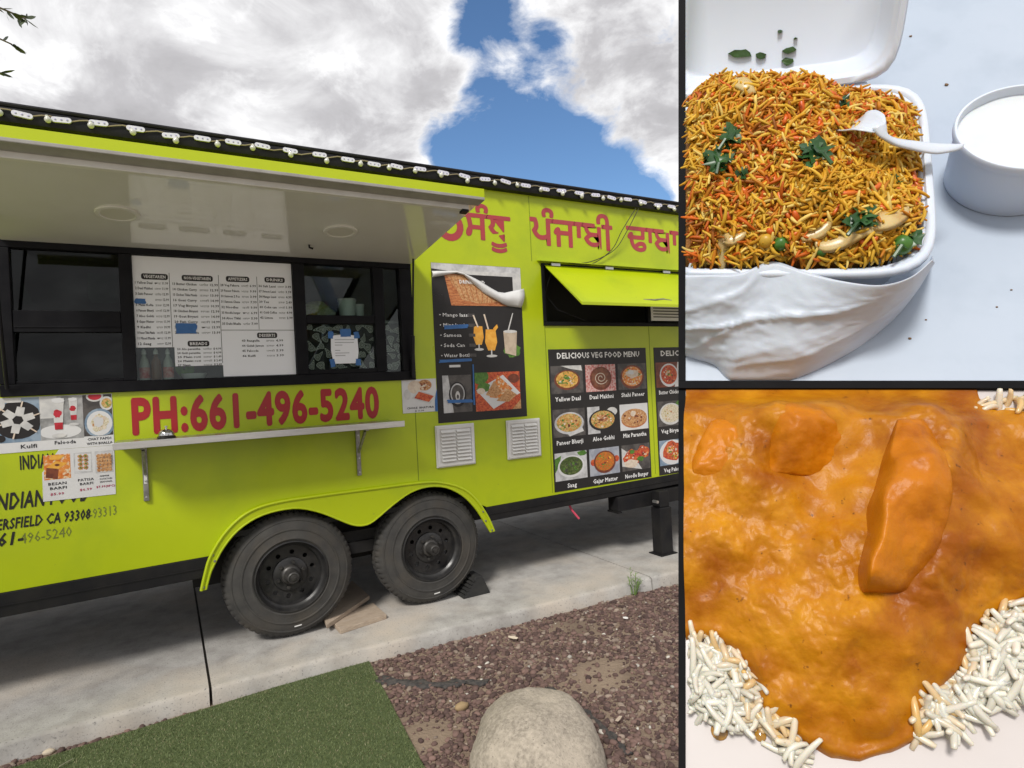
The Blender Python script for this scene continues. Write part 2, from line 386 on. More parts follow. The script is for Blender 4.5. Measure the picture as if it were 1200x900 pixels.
# rolled black roof edge
r_ = MB(); r_.add([(x, y, z) for x in (X0, X1) for y, z in ((-.004, 2.752), (-.045, 2.758), (-.052, 2.775), (-.052, 2.815), (-.044, 2.842), (-.02, 2.858), (.06, 2.862), (.06, 2.80), (-.004, 2.795))],
        [(i, (i+1) % 9, 9+(i+1) % 9, 9+i) for i in range(9)]+[tuple(range(9)), tuple(range(17, 8, -1))])
r_.build('roof_edge', m_black, truck, smooth=True, ang=40)
MB().tube([(x, -.046, 2.838) for x in (X0, X1)], .012).build('roof_edge_bead', m_black, truck, smooth=True)
# interior lining behind openings
MB().box(X0+.04, X1-.04, 2.06, 2.095, .67, 2.79).build('back_lining', m_inner, truck)
# panel seams
for x, z0, z1 in ((1.392, .815, 1.462), (2.33, 2.28, 2.75), (1.41, 2.23, 2.75), (2.415, .60, 1.81), (3.42, .62, 1.82)):
    MB().box(x-.0022, x+.0022, -.0012, .0, z0, z1).build('panel_seam', mat('seam', (.17, .24, .004), rough=.6), truck)
# fender: flared skirt with a rounded lip
fe = MB().plate(AO+AI[::-1], (), -.028, -.001); fe = fe.build('fender', m_green, truck, bevel=.005)
MB().tube([(x, -.028, z) for x, z in AO], .0085, 8).build('fender_lip', m_green, fe, smooth=True)
MB().tube([(x, -.026, z+.002) for x, z in AI], .006, 8).build('fender_lip', m_green, fe, smooth=True)
for x, z in ((.140, .40), (.20, .53), (1.845, .49), (1.89, .42), (.19, .565), (1.83, .555)):
    MB().lathe([(.0, .004), (.006, .003), (.0075, 0)], 10, M=Matrix.Translation((x, -.0295, z)) @ Matrix.Rotation(R(90), 4, 'X')).build('screw', m_steel, fe, smooth=True)
# wheel well
w = MB(); w.box(.10, 1.92, .36, .38, .30, .90).box(.10, 1.92, .032, .36, .84, .88); w.build('wheel_well', m_dark, truck)
# rails
for a, b in ((X0, .180), (1.862, X1)):
    q = MB(); q.hexa([(a, -.006, railbot(a)), (b, -.006, railbot(b)), (b, -.006, railtop(b)-.002), (a, -.006, railtop(a)-.002)], [(a, .06, railbot(a)), (b, .06, railbot(b)), (b, .06, railtop(b)-.002), (a, .06, railtop(a)-.002)])
    q = q.build('side_rail', m_rail, truck, bevel=.004)
    zc = lambda x: railbot(x)+(railtop(x)-railbot(x))*.47
    q2 = MB(); q2.hexa([(a, -.010, zc(a)-.003), (b, -.010, zc(b)-.003), (b, -.010, zc(b)+.003), (a, -.010, zc(a)+.003)], [(a, -.005, zc(a)-.003), (b, -.005, zc(b)-.003), (b, -.005, zc(b)+.003), (a, -.005, zc(a)+.003)])
    q2.build('rail_lip', m_rail, q)
for y in (.55, 1.55):
    MB().box(X0, X1, y, y+.06, .36, .62).build('chassis_beam', m_dark, truck)
for x in (-1.6, -.4, 2.3, 3.5, 4.8):
    MB().box(x, x+.06, .07, 2.05, .47, .62).build('cross_member', m_dark, truck)
# wheels
m_tyre = mat('tyre_rubber', (.036, .035, .034), (.062, .059, .054), rough=.82, scale=9, bump=.25, bscale=140, c3=(.075, .064, .050), s3=5, c3lo=.48, c3hi=.8, bdist=.002)
m_rim = mat('black_steel_rim', (.014, .014, .015), (.03, .029, .028), rough=.38, scale=20, rvar=.1, c3=(.07, .06, .05), s3=30, c3lo=.62, c3hi=.85)
m_hub = mat('greasy_hub', (.03, .029, .028), (.08, .075, .07), rough=.42, scale=30, metal=.4)
WR = .363
def make_wheel(cx, cz, y0, face):
    """axis along Y, outer face at y0; face -1 points to -Y"""
    M = Matrix.Translation((cx, y0, cz)) @ Matrix.Rotation(R(90) if face < 0 else R(-90), 4, 'X')   # lathe +Z becomes outward
    wh = MB()
    prof = [(.188, -.035), (.196, -.012), (.206, -.001), (.216, .003), (.222, .001), (.240, -.003), (.262, -.0045), (.264, -.001), (.270, -.001), (.272, -.006), (.296, -.010), (.314, -.017), (.316, -.014), (.321, -.015), (.323, -.022), (.336, -.030), (.346, -.040), (.356, -.052), (.3605, -.064), (.3605, -.085), (.354, -.086), (.354, -.094), (.363, -.095), (.363, -.125), (.356, -.126), (.356, -.134), (.3605, -.135), (.3605, -.16), (.345, -.185), (.30, -.20), (.2, -.205)]
    lug = {16: .004, 17: .007, 18: .009, 19: .009, 14: .0, 15: .0015, 22: .004, 23: .004, 26: .008, 27: .008}
    def mod(i, k, r): return r-(lug.get(i, 0) if (k % 4) == 0 else 0)
    wh.lathe(prof, 240, M=M, mod=mod)
    t = wh.build('wheel', m_tyre, truck, smooth=True, ang=38)
    # steel wheel: barrel, dish with round holes
    rm = MB(); rm.lathe([(.206, -.004), (.203, .006), (.197, .008), (.193, .002), (.190, -.012), (.180, -.022), (.172, -.030), (.168, -.055), (.163, -.072)], 72, M=M)
    rm.lathe([(.205, -.004), (.200, -.02), (.19, -.06), (.185, -.17)], 72, M=M)
    ring = lambda r, n, a=0, c=(0, 0): [(c[0]+r*math.cos(2*math.pi*k/n+a), c[1]+r*math.sin(2*math.pi*k/n+a)) for k in range(n)]
    holes = [ring(.0135, 14, 0, (.127*math.cos(2*math.pi*k/10+.2), .127*math.sin(2*math.pi*k/10+.2))) for k in range(10)]
    Mp = M @ Matrix.Rotation(R(-90), 4, 'X')   # plate's Y -> inward
    rm.plate(ring(.168, 72), holes+[ring(.094, 48)], .062, .070, M=Mp)
    rm.lathe([(.100, -.063), (.096, -.052), (.088, -.047), (.03, -.047)], 48, M=M)
    rm.build('rim', m_rim, t, smooth=True, ang=35)
    hb = MB(); hb.lathe([(.058, -.047), (.056, -.030), (.050, -.022), (.042, -.018), (.041, .004), (.037, .012), (.034, .034), (.032, .040), (.026, .044), (.024, .040), (.016, .040), (.013, .048), (.0, .049)], 32, M=M)
    hb.build('hub', m_hub, t, smooth=True, ang=35)
    for k in range(6):
        a = 2*math.pi*k/6+.3; L = MB().lathe([(.0, -.026), (.008, -.026), (.0105, -.030), (.0105, -.05)], 6, M=M @ Matrix.Translation((.073*math.cos(a), .073*math.sin(a), 0)))
        L.build('lug_nut', m_hub, t)
    if face < 0:
        a = R(-86); lb = MB().box(-.02, .02, -.0045, .0045, 0, .0015, M=M @ Matrix.Translation((.292*math.cos(a), .292*math.sin(a), -.0105)) @ Matrix.Rotation(R(4), 4, 'Z'))
        lb.build('label_sticker', m_white, t)
    return t
make_wheel(.594, WR+.0, -.008, -1); make_wheel(1.462, WR, -.008, -1)
make_wheel(.594, WR, 2.09, 1); make_wheel(1.452, WR, 2.09, 1)
for x in (.594, 1.452):
    MB().tube([(x, .1, WR), (x, 2.0, WR)], .045, 12).build('axle', m_dark, truck, smooth=True)
MB().box(.75, 1.25, .09, .13, .40, .47).build('equalizer', m_rail, truck)
MB().box(.45, 1.55, .14, .19, .42, .53).build('leaf_spring', m_dark, truck)

# ---------------- service window
m_frame = mat('window_frame_black', (.007, .007, .009), (.012, .012, .014), rough=.42, scale=9, rvar=.1, spec=.10)
fr = MB(); YF0, YF1 = -.018, .045
def bar(mb, x0, x1, z0, z1, y0=YF0, y1=YF1): mb.box(x0, x1, y0, y1, z0, z1)
wf = MB(); bar(wf, -.665, 1.402, 1.463, 1.520); bar(wf, -.665, 1.402, 2.172, 2.208); bar(wf, -.665, -.606, 1.521, 2.171); bar(wf, 1.322, 1.402, 1.521, 2.171)
wf = wf.build('window_frame', m_frame, truck, bevel=.003)
for x0, x1 in ((-.172, -.116), (.676, .742), (1.152, 1.217)): MB().box(x0, x1, -.016, .04, 1.521, 2.171).build('mullion', m_frame, wf, bevel=.003)
for x0, x1, z0, z1 in ((-.605, -.173, 1.768, 1.874), (.743, 1.151, 1.820, 1.870)): MB().box(x0, x1, -.013, .036, z0, z1).build('transom', m_frame, wf, bevel=.003)
for q_ in ((-.605, -.173, -.011, .0, 1.521, 1.536), (.743, 1.151, -.011, .0, 1.521, 1.546), (-.60, -.177, -.0165, -.0135, 1.79, 1.797)): MB().box(*q_).build('sash_rail', m_frame, wf, bevel=.002)
for nm, x0, x1, z0, z1, gm in (('pane', -.606, -.172, 1.874, 2.172, glass_dark), ('pane', -.606, -.172, 1.536, 1.768, glass_dark), ('pane', -.117, .677, 1.52, 2.172, glass_clear), ('pane', .742, 1.152, 1.87, 2.172, glass_clear), ('pane', .742, 1.152, 1.545, 1.82, glass_clear), ('pane', 1.216, 1.323, 1.52, 2.172, glass_clear)):
    MB().box(x0, x1, .012, .016, z0, z1).build(nm, gm, truck)
MB().box(-.60, -.178, .02, .022, 1.537, 1.767).build('insect_screen', mat('screen_mesh', (.010, .009, .009), (.018, .015, .014), rough=.8, scale=5), truck)
MB().tube([(-.635, -.03, 1.50), (-.62, -.20, 1.84), (-.60, -.34, 2.235)], .008).build('gas_strut', m_black, truck, smooth=True)
MB().tube([(1.376, -.03, 1.50), (1.374, -.07, 1.74)], .013).tube([(1.374, -.07, 1.74), (1.37, -.15, 2.21)], .0065).build('gas_strut', m_black, truck, smooth=True)
MB().box(1.366, 1.388, -.045, -.019, 1.475, 1.60).build('strut_bracket', m_black, truck, bevel=.002)
MB().box(-.66, 1.40, .05, .34, 1.478, 1.500).build('window_ledge', m_inner, truck)
MB().box(.70, 1.40, .06, .40, 1.83, 1.85).build('shelf', m_inner, truck)

# ---------------- lifted awning over the window
AX0, AX1 = -.635, 1.405
def awp(x, t, h=0): # t 0 at the hinge, 1 at the outer edge; h above the underside
    return (x, -.012-1.04*t, 2.206+.122*t+h)
m_soff = mat('awning_lining', (.90, .90, .90), (.86, .86, .85), rough=.07, scale=2, spec=.6, c3=(.80, .79, .77), s3=1.7, c3lo=.5, c3hi=.8, bump=.02, bscale=3, coat=.9)
m_grey = mat('grey_edge', (.34, .33, .31), (.28, .27, .25), rough=.5, scale=14)
aw = MB().hexa([awp(AX0, 0, .004), awp(AX1, 0, .004), awp(AX1, 1, .004), awp(AX0, 1, .004)], [awp(AX0, 0, .045), awp(AX1, 0, .045), awp(AX1, 1, .045), awp(AX0, 1, .045)]).build('awning', m_green, truck)
MB().hexa([awp(AX0+.004, .01, -.004), awp(AX1-.004, .01, -.004), awp(AX1-.004, .93, -.004), awp(AX0+.004, .93, -.004)], [awp(AX0+.004, .01, .003), awp(AX1-.004, .01, .003), awp(AX1-.004, .93, .003), awp(AX0+.004, .93, .003)]).build('awning_lining', m_soff, aw)
MB().hexa([awp(AX0, .932, -.012), awp(AX1, .932, -.012), awp(AX1, 1.004, -.012), awp(AX0, 1.004, -.012)], [awp(AX0, .932, .003), awp(AX1, .932, .003), awp(AX1, 1.004, .003), awp(AX0, 1.004, .003)]).build('awning_edge', m_grey, aw, bevel=.003)
MB().hexa([awp(AX0, .905, -.034), awp(AX1-.05, .905, -.034), awp(AX1-.05, .930, -.034), awp(AX0, .930, -.034)], [awp(AX0, .905, -.005), awp(AX1-.05, .905, -.005), awp(AX1-.05, .930, -.005), awp(AX0, .930, -.005)]).build('light_strip', m_white, aw, bevel=.003)
MB().hexa([awp(AX1-.09, .90, -.046), awp(AX1-.055, .90, -.046), awp(AX1-.055, .935, -.046), awp(AX1-.09, .935, -.046)], [awp(AX1-.09, .90, -.035), awp(AX1-.055, .90, -.035), awp(AX1-.055, .935, -.035), awp(AX1-.09, .935, -.035)]).build('strip_clip', m_black, aw)
an = Vector((0, .122, 1.04)).normalized()
for px, py in ((138, 250), (399, 271)):
    d = dirn(px, py); p0 = Vector(awp(0, .5, -.004)); t = (p0-Vector(CAM)).dot(an)/Vector(d).dot(an); c = Vector(CAM)+Vector(d)*t
    M = Matrix.Translation(c) @ an.to_track_quat('Z', 'Y').to_matrix().to_4x4()
    dl = MB().lathe([(.088, -.0005), (.086, -.007), (.070, -.009), (.066, -.005)], 40, M=M).build('downlight', m_white, aw, smooth=True)
    MB().lathe([(.066, -.005), (.0, -.005)], 40, M=M).build('diffuser', mat('downlight_diffuser', (.66, .65, .60), rough=.4), dl, smooth=True)
hk = MB().tube([awp(.73, .22, -.004), awp(.73, .22, -.018), awp(.75, .22, -.024)], .006); hk.build('hook', m_black, aw, smooth=True)
MB().box(AX0-.01, AX1+.01, -.022, -.001, 2.215, 2.262).build('awning_hinge', m_green, truck)

# ---------------- counter shelf on two folding brackets
ct = MB().box(-.216, 1.222, -.25, -.002, 1.192, 1.218).build('counter', mat('counter_steel', (.55, .55, .53), (.42, .42, .38), rough=.28, metal=.8, scale=6, stretch=(.4, 3, 3)), truck, bevel=.004)
MB().box(-.219, 1.225, -.256, -.2505, 1.186, 1.221).build('counter_edge', m_alu, ct, bevel=.002)
for x in (-.100, 1.010):
    b = MB().box(x-.012, x+.012, -.016, -.002, .895, 1.188).build('bracket', m_steel, truck, bevel=.002)
    MB().box(x-.010, x+.010, -.22, -.017, 1.176, 1.1905).build('bracket_arm', m_steel, b, bevel=.002)
    M = MB(); M.hexa([(x-.006, -.021, 1.03), (x+.006, -.021, 1.03), (x+.006, -.017, 1.045), (x-.006, -.017, 1.045)], [(x-.006, -.18, 1.166), (x+.006, -.18, 1.166), (x+.006, -.165, 1.175), (x-.006, -.165, 1.175)])
    M.build('bracket_brace', m_steel, b)
    for z in (.915, 1.0, 1.14):
        MB().lathe([(0, .006), (.005, .005), (.006, 0)], 8, M=Matrix.Translation((x, -.017, z)) @ Matrix.Rotation(R(90), 4, 'X')).build('bolt', m_alu, b)
MB().box(-.107, -.093, -.0175, -.0162, .985, 1.03).build('bracket_label', m_white, truck)

# ---------------- propped side hatch
hf = MB(); bar(hf, 2.405, 5.2, 1.815, 1.845, -.012, .05); bar(hf, 2.405, 5.2, 2.248, 2.27, -.012, .05); bar(hf, 2.405, 2.43, 1.846, 2.247, -.012, .05); bar(hf, 3.42, 3.45, 1.846, 2.247, .0, .04)
hf.build('hatch_frame', m_frame, truck, bevel=.003)
MB().box(2.43, 5.19, .30, .32, 1.6, 2.4).build('hatch_screen', mat('hatch_dark', (.006, .006, .007), rough=.7), truck)  # near-black sheet inside, closing the view behind the hatch opening
d = dirn(682, 357); tt = 2.432/d[0]; hp = CAM+d*tt
y1h, z1h = hp[1], hp[2]
fl = MB().hexa([(2.432, -.022, 2.238), (5.2, -.022, 2.238), (5.2, y1h, z1h), (2.432, y1h, z1h)], [(2.432, -.006, 2.262), (5.2, -.006, 2.262), (5.2, y1h+.0, z1h+.022), (2.432, y1h+.0, z1h+.022)]).build('hatch_flap', m_green, truck, bevel=.002)
nf = (Vector((0, y1h, z1h))-Vector((0, -.022, 2.238))).normalized(); nn = Vector((0, -nf.z, nf.y))
if nn.y > 0: nn = -nn
def flp(x, s, h=0): p = Vector((x, -.022, 2.238))+nf*s; return tuple(p+nn*h)
flen = (Vector((0, y1h, z1h))-Vector((0, -.022, 2.238))).length
# the outside of the flap faces up/out; its latch plate sits on the face the camera sees
oo = Vector((0, -.006, 2.262))-Vector((0, -.022, 2.238))
def flt(x, s, h=0):
    p = Vector((x, -.006, 2.262))+(Vector((0, y1h, z1h+.022))-Vector((0, -.006, 2.262)))*s; return tuple(p+Vector((0, -.4, .9)).normalized()*h)
def fpl(x, s, h=0):
    p = Vector((x, -.022, 2.238))+(Vector((0, y1h, z1h))-Vector((0, -.022, 2.238)))*s
    nrm = Vector((0, -(z1h-2.238), (y1h+.022))).normalized(); nrm = nrm if nrm.dot(Vector(CAM)-p) > 0 else -nrm
    return tuple(p+nrm*h)
lt = MB().hexa([fpl(2.93, .72, .001), fpl(3.08, .72, .001), fpl(3.16, .90, .001), fpl(3.0, .90, .001)], [fpl(2.93, .72, .008), fpl(3.08, .72, .008), fpl(3.16, .90, .008), fpl(3.0, .90, .008)]).build('latch_plate', m_steel, fl, bevel=.002)
MB().tube([fpl(3.02, .86, .012), fpl(3.12, .88, .02), fpl(3.22, .84, .018), fpl(3.30, .86, .012)], .006).build('latch_hook', m_steel, fl, smooth=True)
for x in (2.52, 3.02, 3.62): MB().box(x-.04, x+.04, -.03, -.012, 2.250, 2.272).build('hinge', m_alu, truck, bevel=.002)
MB().hexa([(2.375, -.001, 2.285), (5.2, -.001, 2.285), (5.2, -.055, 2.276), (2.375, -.055, 2.276)], [(2.375, -.001, 2.292), (5.2, -.001, 2.292), (5.2, -.055, 2.281), (2.375, -.055, 2.281)]).build('drip_edge', m_green, truck)
MB().tube([(2.50, .02, 2.20), (2.47, .06, 2.06), (2.56, .04, 1.94), (2.80, .02, 1.86)], .006).build('hatch_cable', m_black, truck, smooth=True)
MB().box(3.452, 4.2, -.002, .004, 1.862, 2.02).build('hatch_notice', m_paper, truck)
tx = MB()
for k in range(5): tx.box(3.475, 3.475+(.62, .55, .66, .5, .6)[k], -.0035, -.0025, 1.985-.024*k, 1.993-.024*k)
tx.build('notice_lines', m_blacktxt, truck)

# ---------------- louvred vents
for x0, x1, z0, z1 in ((1.518, 1.800, .880, 1.156), (2.050, 2.327, .879, 1.152)):
    v = MB().box(x0, x1, -.014, -.001, z0, z1).build('vent', m_white, truck, bevel=.004)
    e = MB().plate([(x0+.008, z0+.008), (x1-.008, z0+.008), (x1-.008, z1-.008), (x0+.008, z1-.008)], [[(x0+.026, z0+.026), (x1-.026, z0+.026), (x1-.026, z1-.026), (x0+.026, z1-.026)]], -.020, -.0145).build('vent_rim', m_white, v, bevel=.002)
    for c in (0, 1):
        a = x0+.036+c*(x1-x0-.072+.012)/2; b = a+(x1-x0-.072-.012)/2
        for k in range(9):
            z = z0+.036+k*(z1-z0-.066)/9
            MB().add([(a, -.0145, z+.021), (b, -.0145, z+.021), (b, -.032, z+.004), (a, -.032, z+.004), (a, -.0145, z+.002), (b, -.0145, z+.002)], [(0, 1, 2, 3), (3, 2, 5, 4), (0, 3, 4), (1, 5, 2), (0, 4, 5, 1)]).build('louvre', m_white, v)

# ---------------- jack leg, hose, cables, lettering
jl = MB().box(3.00, 3.95, -.02, .10, .375, .487).build('jack_beam', m_rail, truck, bevel=.004)
MB().box(2.99, 3.03, -.03, .10, .362, .374).build('jack_foot_plate', m_rail, jl)
MB().box(3.325, 3.445, -.135, -.03, 0.0, .372).box(3.335, 3.435, -.125, -.035, .372, .50).build('jack_leg', m_rail, truck, bevel=.006)
MB().box(3.30, 3.47, -.155, -.01, .0, .008).build('jack_foot', m_rail, truck)
MB().tube([(3.29, -.15, .43), (3.29, -.10, .43)], .012).build('jack_pin', m_alu, jl, smooth=True)
MB().tube([(2.585, .06, .50), (2.60, .03, .44), (2.64, .0, .375)], .0085).build('drain_hose', mat('pink_hose', (.55, .06, .11), rough=.4), truck, smooth=True)
a = on_y(745, 244, -.05); b = on_y(716, 290, -.02); c = on_y(664, 309, -.01)
for k, o in ((0, 0), (1, .05)):
    pts = [tuple(a+np.array([o*.6, 0, 0])), tuple((a+b)/2+np.array([-.03+o, -.015, -.03])), tuple(b+np.array([o*.5, -.006, -.02])), tuple((b+c)/2+np.array([0, -.008, -.07+o*.4])), tuple(c+np.array([0, -.03, 0]))]
    P3 = spline([Vector(p) for p in pts], 5)
    MB().tube([tuple(p) for p in P3], .0035, 5).build('cable', mat('brown_cable', (.05, .05, .02), rough=.6), truck, smooth=True)
ph = MB(); text(ph, 'PH:661-496-5240', -.148, 1.236, .200, -.0015, 'B', 1.304); ph.build('phone_number', m_red, truck)
def pword(s, x0, x1, zb, h): letter(truck, 'name_lettering', m_red2, s, x0, zb, h*.70/.622, -.0015, 'B', x1-x0)
pword('ਸੰਧੂ', 1.795, 2.168, 2.400, .180)
pword('ਪੰਜਾਬੀ', 2.327, 3.090, 2.400, .200)
pword('ਢਾਬਾ', 3.228, 3.80, 2.415, .200)
arc = []
for k in range(15): a_ = R(-170+k*250/14); arc.append((1.70+.098*math.cos(a_), 2.475+.098*math.sin(a_)))
for k in range(14, -1, -1): a_ = R(-170+k*250/14); arc.append((1.70+.050*math.cos(a_), 2.475+.050*math.sin(a_)))
MB().sheet(arc, -.0015).build('name_lettering', m_red2, truck)
for s_t, x, z, h, w_, sh_ in (('INDIAN FOOD', -.607, 1.112, .070, .250, 0), ('INDIAN FOOD', -.715, .93, .082, .375, .22), ('BAKERSFIELD CA 93308', -.785, .838, .054, .445, .22), ('661-', -.742, .762, .064, .135, .22)):
    letter(truck, 'address_lettering', m_blacktxt, s_t, x, z, h, -.0015, 'b', w_, shear=sh_)
letter(truck, 'handwritten_number', m_pen, '-93313', -.345, .838, .05, -.0012, 'r', .115, shear=.1, rot=.05)
letter(truck, 'handwritten_number', m_pen, '496-5240', -.620, .762, .05, -.0012, 'r', .20, shear=.05, rot=.02)

# ================================================================== PRINTS STUCK ON THE TRUCK
def food(name, a, b, c=None, scale=60, **k): return mat('print_'+name, a, b, rough=.45, scale=scale, detail=4, c3=c, s3=scale*1.7, c3lo=.52, c3hi=.62, lo=.42, hi=.58, **k)
m_pblack = mat('print_black', (.020, .018, .019), (.027, .025, .025), rough=.4, scale=4, spec=.3)
m_pwhite = mat('print_white', (.70, .70, .70), (.64, .64, .65), rough=.45, scale=6)
m_pgrey = food('marble', (.42, .42, .43), (.60, .60, .61), None, 12)
m_pdark = food('slate', (.05, .045, .045), (.10, .09, .085), None, 15)
m_plate = mat('print_plate', (.66, .65, .63), (.5, .5, .5), rough=.4, scale=20)
m_pdaal = food('yellow_dal', (.62, .30, .05), (.75, .45, .12), (.25, .2, .03), 30)
m_pmakh = food('brown_dal', (.16, .05, .025), (.25, .09, .045), None, 30)
m_pcream = food('cream', (.72, .62, .50), (.62, .5, .4), None, 40)
m_porange = food('orange_curry', (.62, .16, .02), (.72, .26, .05), (.75, .62, .42), 34)
m_pveg = food('mixed_veg', (.55, .24, .06), (.62, .42, .16), (.14, .24, .04), 60)
m_ptan = food('tan_bread', (.50, .24, .09), (.62, .36, .17), (.30, .12, .04), 70)
m_pgreen = food('spinach', (.035, .06, .012), (.07, .11, .02), (.15, .19, .06), 50)
m_pcarrot = food('carrot_peas', (.62, .16, .02), (.5, .11, .015), (.12, .22, .03), 80)
m_pred = food('red_fry', (.50, .06, .02), (.62, .14, .04), (.30, .03, .015), 50)
m_price = food('rice', (.60, .54, .40), (.70, .65, .52), (.40, .30, .12), 90)
m_pwood = food('wood', (.42, .13, .04), (.55, .22, .08), (.25, .07, .025), 20, stretch=(1, 1, 6))
m_pblue = food('denim', (.16, .24, .34), (.28, .36, .45), None, 14)
m_psyrup = food('red_syrup', (.50, .02, .04), (.40, .01, .02), None, 30)
m_pmango = food('mango_drink', (.72, .32, .03), (.80, .42, .06), None, 20)
m_pmilk = food('milky_drink', (.55, .45, .34), (.45, .36, .27), None, 20)
m_pleaf = food('leaf', (.06, .16, .02), (.10, .24, .03), None, 40)
m_pdarkred = food('dark_sauce', (.13, .03, .015), (.2, .05, .02), None, 30)
m_ink = mat('menu_ink', (.03, .03, .035), rough=.6)
m_txtw = mat('print_letters_white', (.78, .78, .78), rough=.5)

def poster(name, label, cat, x0, x1, z0, z1, base, y=-.0, th=.0025, skew=0.0, group=None, outline=None):
    t = thing(name, label, cat, ((x0+x1)/2, y, z0), group)
    o = outline or [(x0, z0), (x1, z0+skew), (x1, z1+skew), (x0, z1)]
    MB().plate(o, (), y-th, y-.0002).build('sheet', base, t)
    return t
BITS = {'print_yellow_dal': ('cream', 'leaf', 'tan_bread'), 'print_orange_curry': ('red_fry', 'cream', 'mango_drink', 'leaf'), 'print_mixed_veg': ('leaf', 'carrot_peas', 'cream', 'dark_sauce', 'tan_bread'), 'print_tan_bread': ('dark_sauce', 'cream', 'wood'), 'print_spinach': ('leaf', 'spinach', 'slate'), 'print_carrot_peas': ('leaf', 'mango_drink', 'red_fry', 'dark_sauce'), 'print_red_fry': ('dark_sauce', 'orange_curry', 'red_syrup', 'cream'), 'print_rice': ('cream', 'tan_bread', 'plate' if False else 'cream', 'mixed_veg')}
def picture(t, x0, x1, z0, z1, y, bg, items, name='picture'):
    """a printed photo: background and flat printed shapes (kind, cx, cz, rx, rz, mat) in 0..1 units"""
    ms = [bg]; mb = MB(); mb.add([(x0, y, z0), (x1, y, z0), (x1, y, z1), (x0, y, z1)], [(0, 1, 2, 3)], 0)
    w, h = x1-x0, z1-z0
    for i, it in enumerate(items):
        k, cx, cz, rx, rz, m = it[:6]
        if m not in ms: ms.append(m)
        yy = y-.0003*(i+1); mi = ms.index(m)
        cl = lambda p: (min(x1, max(x0, x0+p[0]*w)), min(z1, max(z0, z0+p[1]*h)))
        if k == 'd': P = [(cx+rx*math.cos(2*math.pi*j/22), cz+rz*math.sin(2*math.pi*j/22)) for j in range(22)]
        elif k == 'r': P = [(cx-rx, cz-rz), (cx+rx, cz-rz), (cx+rx, cz+rz), (cx-rx, cz+rz)]
        elif k == 'p': P = it[6]
        elif k == 'b':   # uneven blob
            rr = random.Random(int(cx*997+cz*131)); P = [(cx+rx*q*math.cos(2*math.pi*j/16), cz+rz*q*math.sin(2*math.pi*j/16)) for j in range(16) for q in [rr.uniform(.78, 1.08)]]
        mb.sheet([cl(p) for p in P], yy, mi)
        if k in 'db' and m.name in BITS and min(rx, rz) > .12:
            rr = random.Random(int(cx*531+cz*77+x0*1000)); pal = [MATS['print_'+q_] for q_ in BITS[m.name]]
            for q in range(26):
                a_, d_ = rr.uniform(0, 6.283), math.sqrt(rr.random())*.82; c_x, c_z = cx+rx*d_*math.cos(a_), cz+rz*d_*math.sin(a_); r1 = rr.uniform(.018, .05); m2 = rr.choice(pal)
                if m2 not in ms: ms.append(m2)
                mb.sheet([cl((c_x+r1*rr.uniform(.6, 1.2)*math.cos(j*1.047), c_z+r1*rr.uniform(.6, 1.2)*math.sin(j*1.047))) for j in range(6)], yy-.00005-.000007*q, ms.index(m2))
    return mb.build(name, ms, t, recalc=False)

# --- menu board in the window
YM = .0095
mn = thing('menu_board', 'white menu board with four columns of dishes and prices in the service window', 'menu board', (.28, YM, 1.525))
MB().plate([(-.113, 1.690), (.060, 1.690), (.060, 1.588), (.290, 1.588), (.290, 1.525), (.673, 1.525), (.673, 2.168), (-.113, 2.168)], (), YM-.004, YM).build('sheet', m_paper, mn)
y = YM-.0045; tx = MB(); hd = MB(); hw_ = MB(); ln = MB()
def heading(s, cx, cz, w):
    P = []
    for k in range(20):
        a_ = 2*math.pi*k/20; P.append((cx+math.copysign(max(0, w/2-.012), math.cos(a_))+.012*math.cos(a_), cz+math.copysign(.004, math.sin(a_))+.012*math.sin(a_)))
    MB().sheet(P, y-.0004).build('heading_plate', m_pblack, mn, recalc=False); letter(mn, 'heading_text', m_txtw, s, cx, cz-.0085, .017, y-.0012, 'b', w-.022, align='c')
GUR = ['ਦਾਲ', 'ਮਖਣੀ', 'ਪਨੀਰ', 'ਕੜੀ', 'ਮਟਰ', 'ਗਾਜਰ', 'ਚਾਟ', 'ਸਾਗ', 'ਤੜਕਾ', 'ਮਸਾਲਾ']
def rows(x0, x1, z0, dz, items, h=.0135, skip=()):
    for i, (nm, pr) in enumerate(items):
        z = z0-dz*i
        if i in skip: continue
        W_ = x1-x0; text(tx, nm, x0, z, h, y, 'b', min(W_*.52, .0085*len(nm)))
        text(tx, GUR[(i*3+int(x0*40)) % 10], x0+W_*.58, z, h*.75, y, 'r', W_*.20); text(tx, pr, x1, z, h, y, 'b', W_*.18, align='r')
heading('VEGETARIEN', -.015, 2.062, .122)
rows(-.104, .045, 2.022, .0290, [('1 Yellow Daal', '11.99'), ('2 Daal Makhni', '11.99'), ('3 Sahi Paneer', '12.99'), ('4', '12.99'), ('5 Malai Kofta', '12.99'), ('6 Paneer Bhurji', '12.99'), ('7 Aloo Gobhi', '12.99'), ('8 Gajar Matter', '11.99'), ('9 Kadhi', '10.99'), ('10 Paneer Tikka Masala', '12.99'), ('11 Mixed Masala', '11.99'), ('12 Saag', '12.99')])
heading('NON-VEGETARIEN', .185, 2.062, .150)
rows(.066, .284, 2.022, .0290, [('13 Butter Chicken', '12.99'), ('14 Chicken Curry', '12.99'), ('15 Chicken Tikka Masala', '13.99'), ('16 Goat Curry', '14.99'), ('17 Veg Biryani', '10.99'), ('18 Chicken Biryani', '12.99'), ('19 Goat Biryani', '14.99'), ('20 Fish Curry', '14.99'), ('21 Fish Fry', '13.99'), ('22 Fish Pakora', '13.99')])
heading('BREADS', .175, 1.708, .105)
